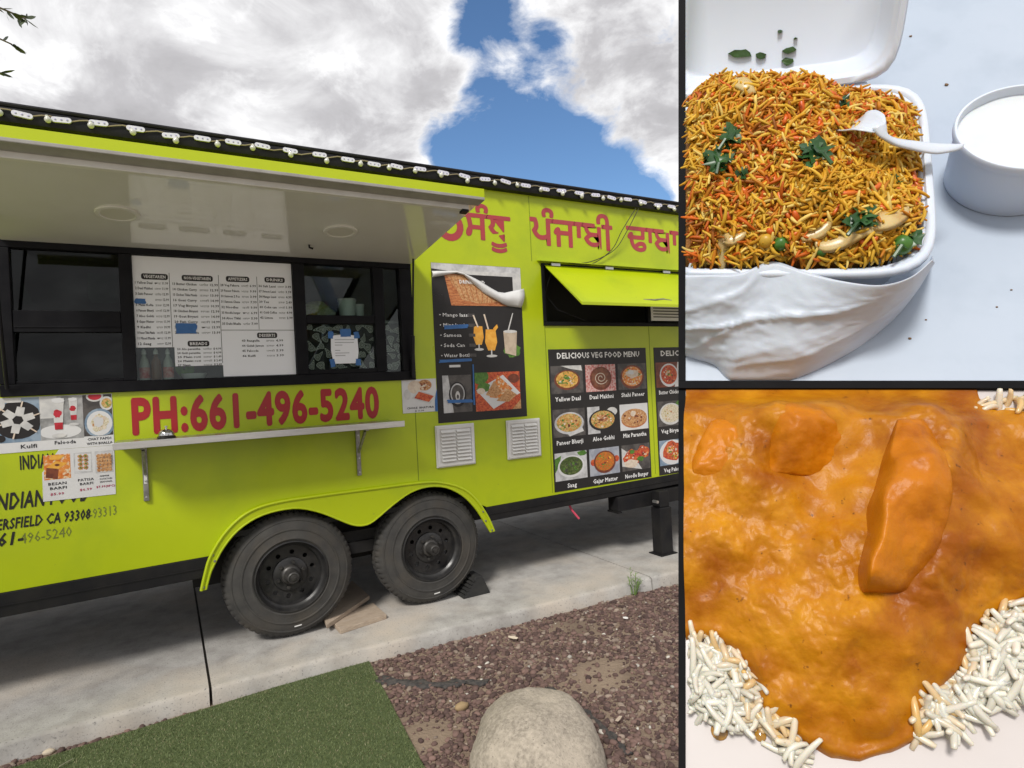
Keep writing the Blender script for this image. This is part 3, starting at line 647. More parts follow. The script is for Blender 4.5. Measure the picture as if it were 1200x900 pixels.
rows(.072, .284, 1.674, .0215, [('23 Alo parantha', '$ 4.99'), ('24 Gobi parantha', '$ 4.99'), ('25 Plain roti', '$ 1.49'), ('26 Makki roti', '$ 2.49'), ('27 Naan', '$ 2.49')], .0115)
heading('APPETIZERS', .385, 2.066, .120)
rows(.296, .478, 2.024, .0305, [('28 Veg Pakora', '6.99'), ('29 Paneer Pakora', '9.99'), ('30 Samosa 2 Pcs', '3.99'), ('31 Samosa Chana', '7.99'), ('32 Noodles', '9.99'), ('33 Noodle burger', '6.99'), ('34 Aloo Tikki', '5.99'), ('35 Dahi Bhalla', '7.99')])
heading('DRINKS', .580, 2.070, .110)
rows(.492, .668, 2.026, .0300, [('36 Salt Lassi', '3.99'), ('37 Sweet Lassi', '3.99'), ('38 Mango Lassi', '4.99'), ('39 Tea', '2.49'), ('40 Coke can', '1.99'), ('41 Cold Coffee', '4.99'), ('42 Limca', '2.99')])
heading('DESSERTS', .525, 1.752, .108)
rows(.390, .610, 1.716, .0285, [('43 Rasgulla', '4.99'), ('44 Gulab Jamun', '4.99'), ('45 Falooda', '5.99'), ('46 Kulfi', '3.99')], .0125)
for x, z0, z1 in ((.052, 1.69, 2.085), (.288, 1.60, 2.085), (.484, 1.785, 2.085)): ln.box(x-.0012, x+.0012, y-.0003, y, z0, z1)
ln.box(.290, .673, y-.0003, y, 1.780, 1.783)
stuff(tx.build('menu_text', m_ink, mn, recalc=False)); ln.build('divider_line', m_ink, mn)
def tape(parent, x0, x1, z0, z1, y, rot=0, rag=.006):
    rr = random.Random(int(x0*1000)+int(z0*777)); cx, cz = (x0+x1)/2, (z0+z1)/2; P = []
    for i in range(5): P.append((x0+(x1-x0)*i/4, z0+rr.uniform(-.001, .001)))
    for i in range(1, 5): P.append((x1+rr.uniform(-rag, rag), z0+(z1-z0)*i/4))
    for i in range(1, 5): P.append((x1+(x0-x1)*i/4, z1+rr.uniform(-.001, .001)))
    for i in range(1, 4): P.append((x0+rr.uniform(-rag, rag), z1+(z0-z1)*i/4))
    c, s = math.cos(rot), math.sin(rot); P = [(cx+(a-cx)*c-(b-cz)*s, cz+(a-cx)*s+(b-cz)*c) for a, b in P]
    return MB().plate(P, (), y-.0008, y).build('tape', m_tape, parent)
tape(mn, .072, .170, 1.762, 1.818, y-.0014, 0); tape(mn, -.106, -.062, 1.918, 1.944, y-.0014, 0)

# --- picture posters low on the left
t = poster('dessert_poster', 'white poster with photos of kulfi, falooda and papdi chaat under the window', 'poster', -.90, -.228, 1.197, 1.458, m_pwhite)
yy = -.003
picture(t, -.90, -.522, 1.245, 1.456, yy, m_pblue, [('d', .78, .5, .245, .43, m_pblack), ('r', .62, .95, .2, .05, m_plate), ('d', .56, .86, .10, .16, m_plate), ('d', .56, .86, .05, .08, m_pred), ('d', .60, .10, .05, .08, m_pblack)]
        + [('p', 0, 0, 0, 0, m_plate, [(.78+.05*math.cos(a)-.045*math.sin(a), .5+.09*math.sin(a)+.08*math.cos(a)), (.78+.05*math.cos(a)+.045*math.sin(a), .5+.09*math.sin(a)-.08*math.cos(a)), (.78+.17*math.cos(a)+.04*math.sin(a), .5+.30*math.sin(a)-.07*math.cos(a)), (.78+.17*math.cos(a)-.04*math.sin(a), .5+.30*math.sin(a)+.07*math.cos(a))]) for a in [k*1.047+.3 for k in range(6)]]
        + [('p', 0, 0, 0, 0, m_pcream, [(.78+.17*math.cos(a)-.008*math.sin(a), .5+.30*math.sin(a)+.014*math.cos(a)), (.78+.17*math.cos(a)+.008*math.sin(a), .5+.30*math.sin(a)-.014*math.cos(a)), (.78+.25*math.cos(a)+.008*math.sin(a), .5+.43*math.sin(a)-.014*math.cos(a)), (.78+.25*math.cos(a)-.008*math.sin(a), .5+.43*math.sin(a)+.014*math.cos(a))]) for a in [k*1.047+.3 for k in range(6)]])
def falooda(cx, s): return [('p', 0, 0, 0, 0, m_plate, [(cx-.15*s, .95), (cx+.15*s, .95), (cx+.09*s, .95-.72*s), (cx-.09*s, .95-.72*s)]), ('b', cx-.02*s, .95-.35*s, .11*s, .10*s, m_psyrup), ('p', 0, 0, 0, 0, m_psyrup, [(cx-.10*s, .95-.56*s), (cx+.10*s, .95-.56*s), (cx+.09*s, .95-.72*s), (cx-.09*s, .95-.72*s)]), ('b', cx, .95-.05*s, .16*s, .07*s, m_pwhite), ('d', cx, .95-.86*s, .17*s, .05*s, m_plate)]
picture(t, -.521, -.352, 1.245, 1.456, yy, food('cafe', (.22, .22, .22), (.40, .40, .40), None, 10), [('r', .2, .75, .2, .25, m_plate), ('d', .45, .18, .5, .16, m_pwhite)]+falooda(.78, .72)+falooda(.42, 1.0))
picture(t, -.351, -.230, 1.250, 1.456, yy, m_pdark, [('d', .42, .96, .30, .13, m_plate), ('d', .42, .96, .23, .09, m_psyrup), ('d', .82, .78, .24, .17, m_plate), ('d', .82, .78, .18, .12, m_pveg), ('d', .55, .30, .52, .36, m_pblue), ('d', .55, .30, .44, .30, m_pwhite), ('b', .55, .31, .33, .22, m_price), ('b', .5, .34, .18, .13, m_pgrey)])
letter(t, 'caption', m_ink, 'Kulfi', -.600, 1.213, .020, yy, 'b', .062)
letter(t, 'caption', m_ink, 'Falooda', -.470, 1.221, .018, yy, 'b', .085)
letter(t, 'caption', m_ink, 'CHAT PAPDI', -.338, 1.228, .013, yy, 'b', .098)
letter(t, 'caption', m_ink, 'WITH BHALLA', -.342, 1.206, .013, yy, 'b', .107)
t = poster('sweets_poster', 'small white price poster with photos of three orange and brown sweets beside the counter', 'poster', -.526, -.229, .948, 1.196, m_pwhite, outline=[(-.526, .950), (-.232, .948), (-.229, 1.196), (-.455, 1.196), (-.524, 1.09)])
picture(t, -.517, -.412, 1.052, 1.172, yy, m_porange, [('p', 0, 0, 0, 0, m_pdarkred, [(.05, .1), (.5, .0), (.55, .4), (.1, .5)]), ('p', 0, 0, 0, 0, m_pmango, [(.1, .5), (.55, .42), (.9, .62), (.45, .75)]), ('p', 0, 0, 0, 0, m_porange, [(.5, 0), (.9, .2), (.9, .6), (.55, .4)]), ('p', 0, 0, 0, 0, m_pmango, [(.2, .8), (.6, .78), (.8, .95), (.3, 1)]), ('b', .5, .58, .1, .05, m_pdarkred)])
picture(t, -.398, -.325, 1.070, 1.172, yy, m_pgrey, [('p', 0, 0, 0, 0, m_pwhite, [(.05, .12), (.92, .05), (1, .9), (.1, .98)])]+[('b', .36+.30*(k % 2), .25+.19*(k//2), .15, .10, m_ptan) for k in range(8)]+[('b', .36+.30*(k % 2), .27+.19*(k//2), .06, .04, m_pleaf) for k in range(8)])
picture(t, -.312, -.236, 1.062, 1.172, yy, m_pgrey, [('r', .5, .45, .45, .42, m_plate)]+[('b', .20+.20*(k % 4), .14+.16*(k//4), .12, .10, m_ptan) for k in range(20)])
letter(t, 'caption', m_ink, 'BESAN', -.503, 1.024, .014, yy, 'b', .072)
letter(t, 'caption', m_ink, 'BARFI', -.497, 1.002, .014, yy, 'b', .066)
letter(t, 'caption', m_ink, 'PATISA', -.385, 1.030, .013, yy, 'b', .065)
letter(t, 'caption', m_ink, 'BARFI', -.378, 1.010, .013, yy, 'b', .054)
letter(t, 'caption', m_ink, 'GHEWAR', -.296, 1.042, .008, yy, 'b', .040)
letter(t, 'caption', m_ink, 'POTATOES', -.296, 1.027, .008, yy, 'b', .052)
letter(t, 'caption', m_ink, 'SEASONAL', -.296, 1.013, .008, yy, 'b', .052)
letter(t, 'price', mat('print_magenta', (.40, .03, .09), rough=.5), '$5.99', -.497, .975, .012, yy, 'b', .055)
letter(t, 'price', mat('print_magenta', (.40, .03, .09), rough=.5), '$6.99', -.380, .982, .012, yy, 'b', .05)
letter(t, 'price', mat('print_magenta', (.40, .03, .09), rough=.5), '$7.99(8PC)', -.312, .988, .011, yy, 'b', .078)
t = poster('bread_poster', 'small white poster with a photo of puffed bread and red curry beside the window corner', 'poster', 1.308, 1.543, 1.252, 1.466, m_pwhite, y=-.0015)
picture(t, 1.315, 1.538, 1.295, 1.463, -.0045, m_pwhite, [('d', .38, .72, .24, .25, m_pcream), ('d', .66, .78, .22, .21, m_ptan), ('d', .36, .74, .18, .19, m_pcream), ('p', 0, 0, 0, 0, m_plate, [(.25, .3), (.8, .05), (1, .35), (.45, .6)]), ('p', 0, 0, 0, 0, m_pred, [(.32, .3), (.77, .12), (.93, .34), (.47, .54)]), ('d', .12, .45, .1, .2, m_plate)])
letter(t, 'caption', m_ink, 'CHOLE  BHATURA', 1.335, 1.276, .013, -.0045, 'b', .185)
letter(t, 'caption', m_ink, '$ 11.99', 1.39, 1.258, .010, -.0045, 'b', .06)
t2 = MB().plate([(1.527, 1.252), (1.545, 1.25), (1.546, 1.40), (1.535, 1.36), (1.528, 1.32)], (), -.0062, -.0055).build('tape', m_tape, t)

# --- tall black drinks poster with its top edge peeling down
t = poster('drinks_poster', 'tall black drinks and snacks poster with its top corner peeling off the green wall', 'poster', 1.548, 2.228, 1.171, 2.226, m_pblack)
yp = -.003; PX = lambda u: 1.548+.680*u; PZ = lambda v: 1.171+1.055*v
picture(t, PX(.0), PX(1), PZ(.80), PZ(.999), yp, m_pgrey, [('r', .5, .4, .5, .4, m_plate), ('p', 0, 0, 0, 0, m_pblack, [(.0, 0), (1, 0), (1, .12), (.78, .35), (.35, .72), (0, .82)])], 'torn_backing')
picture(t, PX(.115), PX(.90), PZ(.735), PZ(.935), yp-.0012, m_pblack, [('p', 0, 0, 0, 0, m_pwood, [(.02, 1), (.30, .98), (1, .22), (.92, .02), (.1, .0)]), ('p', 0, 0, 0, 0, m_ptan, [(.06, .95), (.25, .98), (.55, .72), (.92, .3), (.8, .16), (.5, .08), (.25, .2)])]
        + [('p', 0, 0, 0, 0, m_pwood, [(.10+.085*k, .93-.068*k), (.112+.085*k, .92-.068*k), (.235+.062*k, .22-.016*k), (.225+.062*k, .22-.016*k)]) for k in range(9)])
# curled sheet hanging forward
cu = []; NS, NT = 14, 8
top = [(0.0, .945), (.30, .955), (.50, .90), (.75, .82), (1.03, .86)]; bot = [(0.0, .905), (.30, .945), (.55, .82), (.80, .74), (.98, .73)]
V = []; F = []
for i in range(NS+1):
    s = i/NS; k = min(3, int(s*4)); f_ = s*4-k
    ax, az = [top[k][j]+(top[k+1][j]-top[k][j])*f_ for j in (0, 1)]; bx, bz = [bot[k][j]+(bot[k+1][j]-bot[k][j])*f_ for j in (0, 1)]
    for j in range(NT+1):
        q = j/NT; yb = -.012-.022*math.sin(math.pi*q)*(.4+.8*s)-.004*math.sin(s*17+q*3); V.append((PX(ax+(bx-ax)*q), yb, PZ(az+(bz-az)*q)))
F = [(i*(NT+1)+j, (i+1)*(NT+1)+j, (i+1)*(NT+1)+j+1, i*(NT+1)+j+1) for i in range(NS) for j in range(NT)]
cl = MB().add(V, F).build('peeled_flap', m_pwhite, t, smooth=True, ang=0); sm = cl.modifiers.new('solid', 'SOLIDIFY'); sm.thickness = .0015
letter(t, 'lettering', m_txtw, 'DRINKS AND', PX(.29), PZ(.875), .026, yp-.0055, 'b', .19)
for k, (s, w_) in enumerate((('Mango lassi', .185), ('Mint lassi', .15), ('Samosa', .125), ('Soda Can', .145), ('Water Bottle', .195))):
    letter(t, 'lettering', m_txtw, '• '+s, PX(.06), PZ(.665-.064*k), .024, yp, 'b', w_+.03)
for k in range(5): MB().box(PX(.37), PX(.44), yp-.0008, yp, PZ(.665-.064*k), PZ(.685-.064*k)).build('scratched_price', m_pdark, t)
def glasspic(cx, z0, z1, w0, m): return [('p', 0, 0, 0, 0, m, [(cx-w0*.55, z0+.25*(z1-z0)), (cx+w0*.55, z0+.25*(z1-z0)), (cx+w0, z0+.55*(z1-z0)), (cx+w0*.8, z1), (cx-w0*.8, z1), (cx-w0, z0+.55*(z1-z0))]), ('p', 0, 0, 0, 0, m_plate, [(cx-.012, z0+.04), (cx+.012, z0+.04), (cx+.012, z0+.27*(z1-z0)), (cx-.012, z0+.27*(z1-z0))]), ('d', cx, z0+.03, w0*.9, .025, m_plate)]
picture(t, PX(.40), PX(.98), PZ(.36), PZ(.70), yp, m_pblack, [('b', .80, .25, .18, .14, m_pleaf)]+glasspic(.13, .25, .72, .10, m_pmango)+glasspic(.37, .12, .66, .12, m_pmango)+[('p', 0, 0, 0, 0, m_pcream, [(.03, .93), (.06, .93), (.14, .7), (.11, .7)]), ('p', 0, 0, 0, 0, m_pcream, [(.24, .95), (.27, .95), (.34, .66), (.31, .66)]), ('p', 0, 0, 0, 0, m_pmango, [(.44, .60), (.52, .70), (.50, .76), (.42, .68)])]
        + [('p', 0, 0, 0, 0, m_pmilk, [(.64, .20), (.86, .14), (.90, .62), (.62, .62)]), ('p', 0, 0, 0, 0, m_plate, [(.70, .62), (.73, .62), (.84, .98), (.82, .98)]), ('d', .76, .62, .14, .03, m_plate)])
picture(t, PX(.41), PX(.93), PZ(.055), PZ(.305), yp, m_pred, [('d', .1, .9, .2, .2, m_pleaf), ('p', 0, 0, 0, 0, m_pwhite, [(.02, .55), (.62, .92), (1, .42), (.38, .04)]), ('b', .18, .62, .15, .13, m_pleaf), ('d', .12, .52, .09, .08, m_pcream), ('p', 0, 0, 0, 0, m_porange, [(.3, .35), (.5, .92), (.82, .55), (.62, .28)]), ('p', 0, 0, 0, 0, m_ptan, [(.22, .42), (.42, .78), (.58, .45), (.42, .33)]), ('p', 0, 0, 0, 0, m_ptan, [(.45, .25), (.72, .55), (.92, .38), (.72, .2)]), ('d', .86, .82, .13, .12, m_pdarkred), ('p', 0, 0, 0, 0, m_ptan, [(.8, 0), (1, 0), (1, .25)])])
picture(t, PX(.06), PX(.37), PZ(.06), PZ(.295), yp, m_pdark, [('p', 0, 0, 0, 0, m_pgrey, [(0, 1), (.2, 1), (.34, 0), (0, 0)]), ('d', .50, .48, .30, .34, m_pblack), ('d', .50, .50, .25, .28, m_pgrey), ('d', .50, .50, .21, .24, m_pdark), ('d', .50, .44, .08, .13, m_plate), ('d', .50, .42, .04, .06, m_pdark)])
tape(t, PX(.035), PX(.385), PZ(.378), PZ(.396), yp-.003, .02); tape(t, PX(.10), PX(.36), PZ(.665-.064-.012), PZ(.665-.064+.012), yp-.0012, .05)
tape(t, PX(.385), PX(.402), PZ(.10), PZ(.36), yp-.003, -.02, .003); tape(t, PX(.10), PX(.37), PZ(.12), PZ(.14), yp-.006, -.03)
MB().box(PX(.14), PX(.26), yp-.001, yp, PZ(.345), PZ(.360)).build('price_strip', m_pwhite, t)

# --- two dish posters on the right
def bowl(mb_out, m_bowl, m_food, extra=(), rx=.40, rz=.36): return [('d', .5, .48, rx, rz, m_bowl), ('d', .5, .50, rx*.86, rz*.83, m_food)]+list(extra)
swirl = [('p', 0, 0, 0, 0, m_pcream, [(.5+(.05+.0065*k)*math.cos(k*.42), .5+(.06+.007*k)*math.sin(k*.42)) for k in range(30)]+[(.5+(.025+.0065*k)*math.cos(k*.42), .5+(.03+.007*k)*math.sin(k*.42)) for k in range(29, -1, -1)])]
DISH = {'Yellow Daal': (m_pdark, bowl(0, m_pdarkred, m_pdaal, [('b', .5, .55, .10, .06, m_pleaf), ('r', .35, .38, .14, .02, m_pleaf)])+[('p', 0, 0, 0, 0, m_plate, [(.3, 1), (.95, 1), (.98, .8), (.6, .88)])], ),
        'Daal Makhni': (food('red_lace', (.50, .14, .13), (.66, .45, .42), None, 60), bowl(0, m_pdarkred, m_pmakh, swirl, .36, .44)),
        'Shahi Paneer': (m_pblue, [('r', .5, .5, .5, .5, m_pdark)]+bowl(0, m_pdarkred, m_porange, [('b', .5, .60, .24, .18, m_pcream), ('b', .45, .66, .12, .09, m_pwhite)], .42, .46)),
        'Paneer Bhurji': (m_pdark, [('p', 0, 0, 0, 0, m_plate, [(.5, 0), (.95, .15), (.9, .3), (.4, .15)])]+bowl(0, m_pgrey, m_pveg, (), .46, .40)),
        'Aloo Gobhi': (m_pgrey, [('r', .7, .5, .3, .5, m_pblack), ('d', .82, .78, .18, .16, m_plate)]+bowl(0, m_pblack, m_pveg, [('b', .5, .55, .2, .14, m_ptan)], .46, .40)),
        'Mix Parantha': (m_pwhite, [('d', .5, .40, .46, .33, m_pwood), ('d', .5, .47, .46, .34, m_ptan), ('d', .5, .50, .42, .30, m_ptan), ('b', .46, .62, .11, .11, m_pcream)]),
        'Saag': (m_pgrey, [('p', 0, 0, 0, 0, m_pleaf, [(0, .3), (.15, .6), (.2, .9), (0, .8)]), ('b', .85, .92, .16, .1, m_pleaf)]+bowl(0, m_pwhite, m_pgreen, (), .42, .40)),
        'Gajar Matter': (food('slate_blue', (.28, .30, .36), (.4, .42, .47), None, 16), [('d', .12, .5, .09, .12, m_pred), ('d', .9, .55, .09, .12, m_pred)]+bowl(0, m_pdarkred, m_pcarrot, (), .37, .42)),
        'Noodle Burger': (m_pdark, [('p', 0, 0, 0, 0, m_plate, [(0, .2), (.7, 0), (.45, .5), (0, .9)]), ('b', .36, .5, .32, .34, m_pred), ('b', .76, .66, .24, .26, m_pred), ('b', .32, .28, .26, .17, m_pcream), ('b', .66, .42, .14, .10, m_pleaf), ('b', .36, .72, .10, .08, m_pleaf)]),
        'Butter Chicken': (m_pdarkred, [('p', 0, 0, 0, 0, m_pwhite, [(.7, 0), (1, 0), (1, 1), (.85, 1)])]+bowl(0, m_pwhite, m_pred, [('b', .5, .55, .14, .14, m_porange)], .36, .47)),
        'Veg Biryani': (m_pdark, [('b', .85, .9, .15, .1, m_pleaf)]+bowl(0, m_plate, m_price, (), .44, .44)),
        'Veg Pakora': (m_pblue, [('d', .5, .5, .5, .5, m_pwhite), ('b', .5, .52, .40, .42, m_pred), ('b', .4, .6, .16, .16, m_porange), ('b', .6, .35, .16, .14, m_porange)])}
DISH['Goat Biryani'] = (m_pdarkred, bowl(0, m_plate, m_price)); DISH['Chicken Curry'] = (m_pdark, bowl(0, m_pdarkred, m_porange)); DISH['Samosa'] = (m_pwhite, bowl(0, m_plate, m_ptan))
def dish_poster(name, label, x0, cols, ncol):
    cw = .9415/3; x1 = x0+.9415 if ncol == 3 else x0+.9415
    t = poster(name, label, 'poster', x0, x1, .600, 1.643, m_pblack)
    letter(t, 'lettering', m_txtw, 'DELICIOUS VEG FOOD MENU' if ncol == 3 else 'DELICIOUS FOOD MENU', x0+.075, 1.572, .045, -.003, 'b', .795 if ncol == 3 else .86)
    for r_i, row in enumerate(cols):
        for c_i, nm in enumerate(row):
            a = x0+.012+c_i*.315; z1 = 1.520-r_i*.320; bg, items = DISH[nm]
            picture(t, a, a+.290, z1-.205, z1, -.003, bg, items)
            letter(t, 'lettering', m_txtw, nm, a+.145, z1-.262, .034, -.003, 'b', min(.24, .021*len(nm)), align='c')
    return t
dish_poster('dish_poster', 'black poster of nine vegetarian dishes in three rows below the open hatch', 2.433, [['Yellow Daal', 'Daal Makhni', 'Shahi Paneer'], ['Paneer Bhurji', 'Aloo Gobhi', 'Mix Parantha'], ['Saag', 'Gajar Matter', 'Noodle Burger']], 3)
dish_poster('dish_poster', 'second black dish poster, with red chicken and biryani, right of the nine vegetarian dishes', 3.460, [['Butter Chicken', 'Chicken Curry', 'Samosa'], ['Veg Biryani', 'Goat Biryani', 'Samosa'], ['Veg Pakora', 'Samosa', 'Chicken Curry']], 2)

# --- paisley curtains and the taped note in the right-hand window
m_cloth = mat('black_cloth', (.012, .012, .012), (.02, .02, .02), rough=.8, scale=30); m_pais = mat('paisley_white', (.85, .83, .78), (.7, .68, .62), rough=.8, scale=80)
def teardrop(cx, cz, s, ang, k=1.0):
    P = []
    for i in range(22):
        a = 2*math.pi*i/22; r0 = s*k*(.5+.5*max(0, math.cos(a))**3*1.6); x, z = r0*math.cos(a)*1.0, s*k*.55*math.sin(a)*(1-.35*math.cos(a)); z += .18*s*max(0, x/s)**2*1.2
        P.append((cx+x*math.cos(ang)-z*math.sin(ang), cz+x*math.sin(ang)+z*math.cos(ang)))
    return P
def curtain(label, x0, x1, z0, z1, spots):
    t = poster('paisley_curtain', label, 'curtain', x0, x1, z0, z1, m_cloth, y=.027, th=.002)
    mb = MB(); yb = .0245
    clip = lambda P: [(min(x1-.001, max(x0+.001, a)), min(z1-.001, max(z0+.001, b))) for a, b in P]
    for u, v, s, a in spots:
        cx, cz = x0+u*(x1-x0), z0+v*(z1-z0)
        for j, (k, mi) in enumerate(((1, 1), (.86, 0), (.72, 1), (.6, 0), (.40, 1), (.27, 0), (.13, 1))): mb.sheet(clip(teardrop(cx, cz, s, a, k)), yb-.0002*j, mi)
        for q in range(9):
            w_ = a+.25-.06*q; L = s*(.95-.04*q); p0 = (cx+.5*s*math.cos(w_+q*.5), cz+.5*s*math.sin(w_+q*.5))
    mb.build('paisley_print', [m_cloth, m_pais], t, recalc=False); return t
def motifs(nx, nz, s0, seed):
    rr = random.Random(seed); return [((i+.5+rr.uniform(-.25, .25)+.5*(j % 2))/nx, (j+.5+rr.uniform(-.2, .2))/nz, s0*rr.uniform(.8, 1.25), rr.uniform(0, 6.28)) for j in range(nz) for i in range(nx)]
curtain('black and white paisley curtain behind a taped note', .745, 1.150, 1.548, 1.818, motifs(7, 5, .034, 4))
curtain('narrow strip of black and white paisley curtain beside the window frame', 1.220, 1.319, 1.528, 1.822, motifs(2, 5, .036, 9))
t = poster('taped_note', 'wrinkled white note held by blue tape over the paisley curtain', 'note', .885, 1.045, 1.578, 1.752, m_paper, y=.0100, th=.001, outline=[(.893, 1.580), (1.035, 1.580), (1.047, 1.652), (1.043, 1.748), (.970, 1.757), (.884, 1.750), (.880, 1.66)])
tx = MB()
for k in range(7):
    z = 1.722-.016*k; tx.box(.905, .905+(.12, .115, .045, .0, .03, .085, .06)[k], .0086, .0089, z, z+.004)
tx.build('note_lines', mat('faint_ink', (.30, .30, .33), rough=.6), t)
for x0, x1, z0, z1, r in ((.940, 1.004, 1.742, 1.790, .02), (.868, .898, 1.732, 1.775, -.1), (1.022, 1.055, 1.732, 1.772, .1), (.870, .900, 1.560, 1.608, .15), (1.025, 1.058, 1.566, 1.606, -.1)): tape(t, x0, x1, z0, z1, .0086, r, .003)

# ================================================================== SMALL THINGS ON AND ROUND THE TRUCK
m_led = mat('led_module', (.72, .72, .80), (.60, .60, .72), rough=.3, scale=60)
m_bulb = mat('bulb_glass', (.62, .62, .58), (.5, .5, .46), rough=.12, scale=40, spec=.8, coat=.5)
m_wire = mat('string_wire', (.30, .25, .16), rough=.6)
sl = thing('string_lights', 'string of white light bars and round bulbs along the black roof edge', 'string lights', (0, -.06, 2.79))
def sag(x): return 2.803+.008*math.sin(x*40.5)-.003*math.sin(x*11)
MB().tube([(X0+.05+.03*i, -.060, sag(X0+.05+.03*i)) for i in range(int((X1-X0-.1)/.03))], .0035, 5).build('wire', m_wire, sl, smooth=True)
pill = MB(); L_ = .041
pv = []
for sx in (-1, 1):
    for k in range(9): a = -math.pi/2+math.pi*k/8; pv.append((sx*(L_-.013)+sx*.013*math.cos(a), .013*math.sin(a)*sx))
bar0 = MB().plate(pv, (), -.012, 0).build('light_bar', m_led, sl, bevel=.002)
dots = MB()
for k in range(3): dots.lathe([(0, .003), (.004, .002), (.005, 0)], 8, M=Matrix.Translation((-.024+.024*k, -.012, 0)) @ Matrix.Rotation(R(90), 4, 'X'))
led0 = dots.build('led', mat('led_chip', (.35, .34, .52), rough=.3), sl); led0.parent = bar0; led0.matrix_parent_inverse = Matrix()
blb0 = MB().lathe([(0, -.016), (.006, -.0155), (.012, -.0105), (.015, -.003), (.015, .003), (.011, .0105), (.0065, .015), (.0055, .021), (0, .022)], 16).build('bulb', m_bulb, sl, smooth=True)
first = [True, True]; x = -1.6; i = 0
pinv = Matrix.Translation(-sl.location)
while x < 5.2:
    z = sag(x)+.002
    o = bar0 if i == 0 else bar0.copy()
    if i:
        COL.objects.link(o); o.parent = sl; o.matrix_parent_inverse = pinv; l2 = led0.copy(); COL.objects.link(l2); l2.parent = o
    o.location = (x, -.054, z+random.uniform(-.004, .004)); o.rotation_euler = (0, R(random.uniform(-5, 9)), 0)
    x += .155+random.uniform(-.012, .012); i += 1
x = -1.52; i = 0
while x < 5.2:
    o = blb0 if i == 0 else blb0.copy()
    if i: COL.objects.link(o); o.parent = sl; o.matrix_parent_inverse = pinv
    o.location = (x, -.068, sag(x)-.022); o.rotation_euler = (R(random.uniform(-20, 20)), R(random.uniform(-20, 20)), 0)
    x += .190+random.uniform(-.02, .02); i += 1

# service bell
p = on_z(200, 510, 1.2185); bx, by = .003, -.13
bl = thing('service_bell', 'small chrome service bell standing on the counter', 'bell', (bx, by, 1.2185))
Mb = Matrix.Translation((bx, by, 1.2185))
MB().lathe([(0, .0), (.042, .0), (.043, .006), (.038, .012), (0, .013)], 28, M=Mb).build('base', mat('bell_base', (.012, .012, .012), rough=.3), bl, smooth=True)
MB().lathe([(.037, .0145), (.037, .019), (.033, .031), (.024, .041), (.011, .046), (0, .047)], 28, M=Mb).build('dome', mat('bell_chrome', (.55, .55, .55), rough=.12, metal=1), bl, smooth=True)
MB().lathe([(.005, .047), (.005, .056), (.0075, .058), (.0075, .062), (0, .063)], 14, M=Mb).build('button', m_alu, bl, smooth=True)

# bottles behind the window glass
m_bred = mat('bottle_label_red', (.50, .05, .05), (.62, .35, .33), rough=.4, scale=40); m_bbrown = mat('sauce_brown', (.16, .06, .02), (.12, .045, .015), rough=.25, scale=9); m_bclear = mat('clear_plastic', (.48, .48, .44), (.4, .4, .36), rough=.2, scale=20)
for (x, body, lab, label) in ((-.082, m_bclear, m_bred, 'clear plastic bottle with red label standing behind the glass beside the window mullion'), (-.028, m_bbrown, m_bbrown, 'brown sauce bottle standing between two red labelled bottles'), (.028, m_bclear, m_bred, 'bottle with pale cap and red label between the brown sauce and the leafy bowl')):
    b_ = thing('sauce_bottle', label, 'bottle', (x, .065, 1.5005), 'bottles behind the menu window')
    M = Matrix.Translation((x, .065, 1.5005))
    MB().lathe([(0, 0), (.022, 0), (.025, .006), (.025, .10), (.020, .125), (.010, .145), (.009, .16)], 20, M=M).build('body', body, b_, smooth=True)
    MB().lathe([(.0255, .03), (.0258, .032), (.0258, .085), (.0255, .087)], 20, M=M).build('label_band', lab, b_, smooth=True)
    MB().lathe([(.011, .157), (.012, .159), (.011, .175), (.003, .188), (0, .189)], 14, M=M).build('cap', m_white, b_, smooth=True)
b_ = thing('leafy_bowl', 'white bowl holding green leaves behind the glass below the bread list', 'bowl', (.15, .12, 1.5005))
MB().lathe([(0, .002), (.03, 0), (.055, .028), (.065, .05), (.062, .05), (.05, .03), (0, .012)], 24, M=Matrix.Translation((.15, .12, 1.5005))).build('bowl', m_white, b_, smooth=True)
lf = MB()
for k in range(14):
    a = k*2.4; r0 = .05*random.random(); c0 = Vector((.14+r0*math.cos(a)-.03, .14+r0*math.sin(a), 1.535)); d0 = Vector((math.cos(a)*.4, math.sin(a)*.3, 1)).normalized()*random.uniform(.04, .09); sd_ = d0.cross(Vector((0, 1, .2))).normalized()*.012
    lf.add([c0, c0+d0*.5+sd_, c0+d0, c0+d0*.5-sd_], [(0, 1, 2, 3)])
lf.build('leaves', mat('salad_leaf', (.08, .22, .03), (.14, .3, .05), rough=.5, scale=30), b_)
for x, w_, h_, label in ((1.03, .11, .13, 'white storage tub on the shelf beside the bundle of herbs'), (1.11, .055, .10, 'narrow white tub at the end of the shelf next to the larger tub')):
    b_ = thing('storage_tub', label, 'tub', (x, .16, 1.8505)); M = Matrix.Translation((x, .16, 1.8505))
    MB().lathe([(0, 0), (w_*.42, 0), (w_*.5, h_)], 24, M=M).build('body', mat('tub_plastic', (.62, .70, .66), (.55, .63, .6), rough=.35, scale=4), b_, smooth=True)
    MB().lathe([(w_*.53, h_), (w_*.53, h_+.012), (0, h_+.014)], 24, M=M).build('lid', m_white, b_, smooth=True)
b_ = thing('herb_bundle', 'pale green bundle of herbs on the shelf behind the upper window pane', 'herbs', (.84, .16, 1.8505))
v, f = ico(3); nv_ = 1+.35*vnoise(v, 2.2, 5); v2 = v*nv_[:, None]*np.array([.10, .06, .065])+np.array([.84, .16, 1.905]); mesh_np('leaves', v2, f, mat('herb_green', (.16, .20, .05), (.30, .33, .12), rough=.8, scale=60), b_)
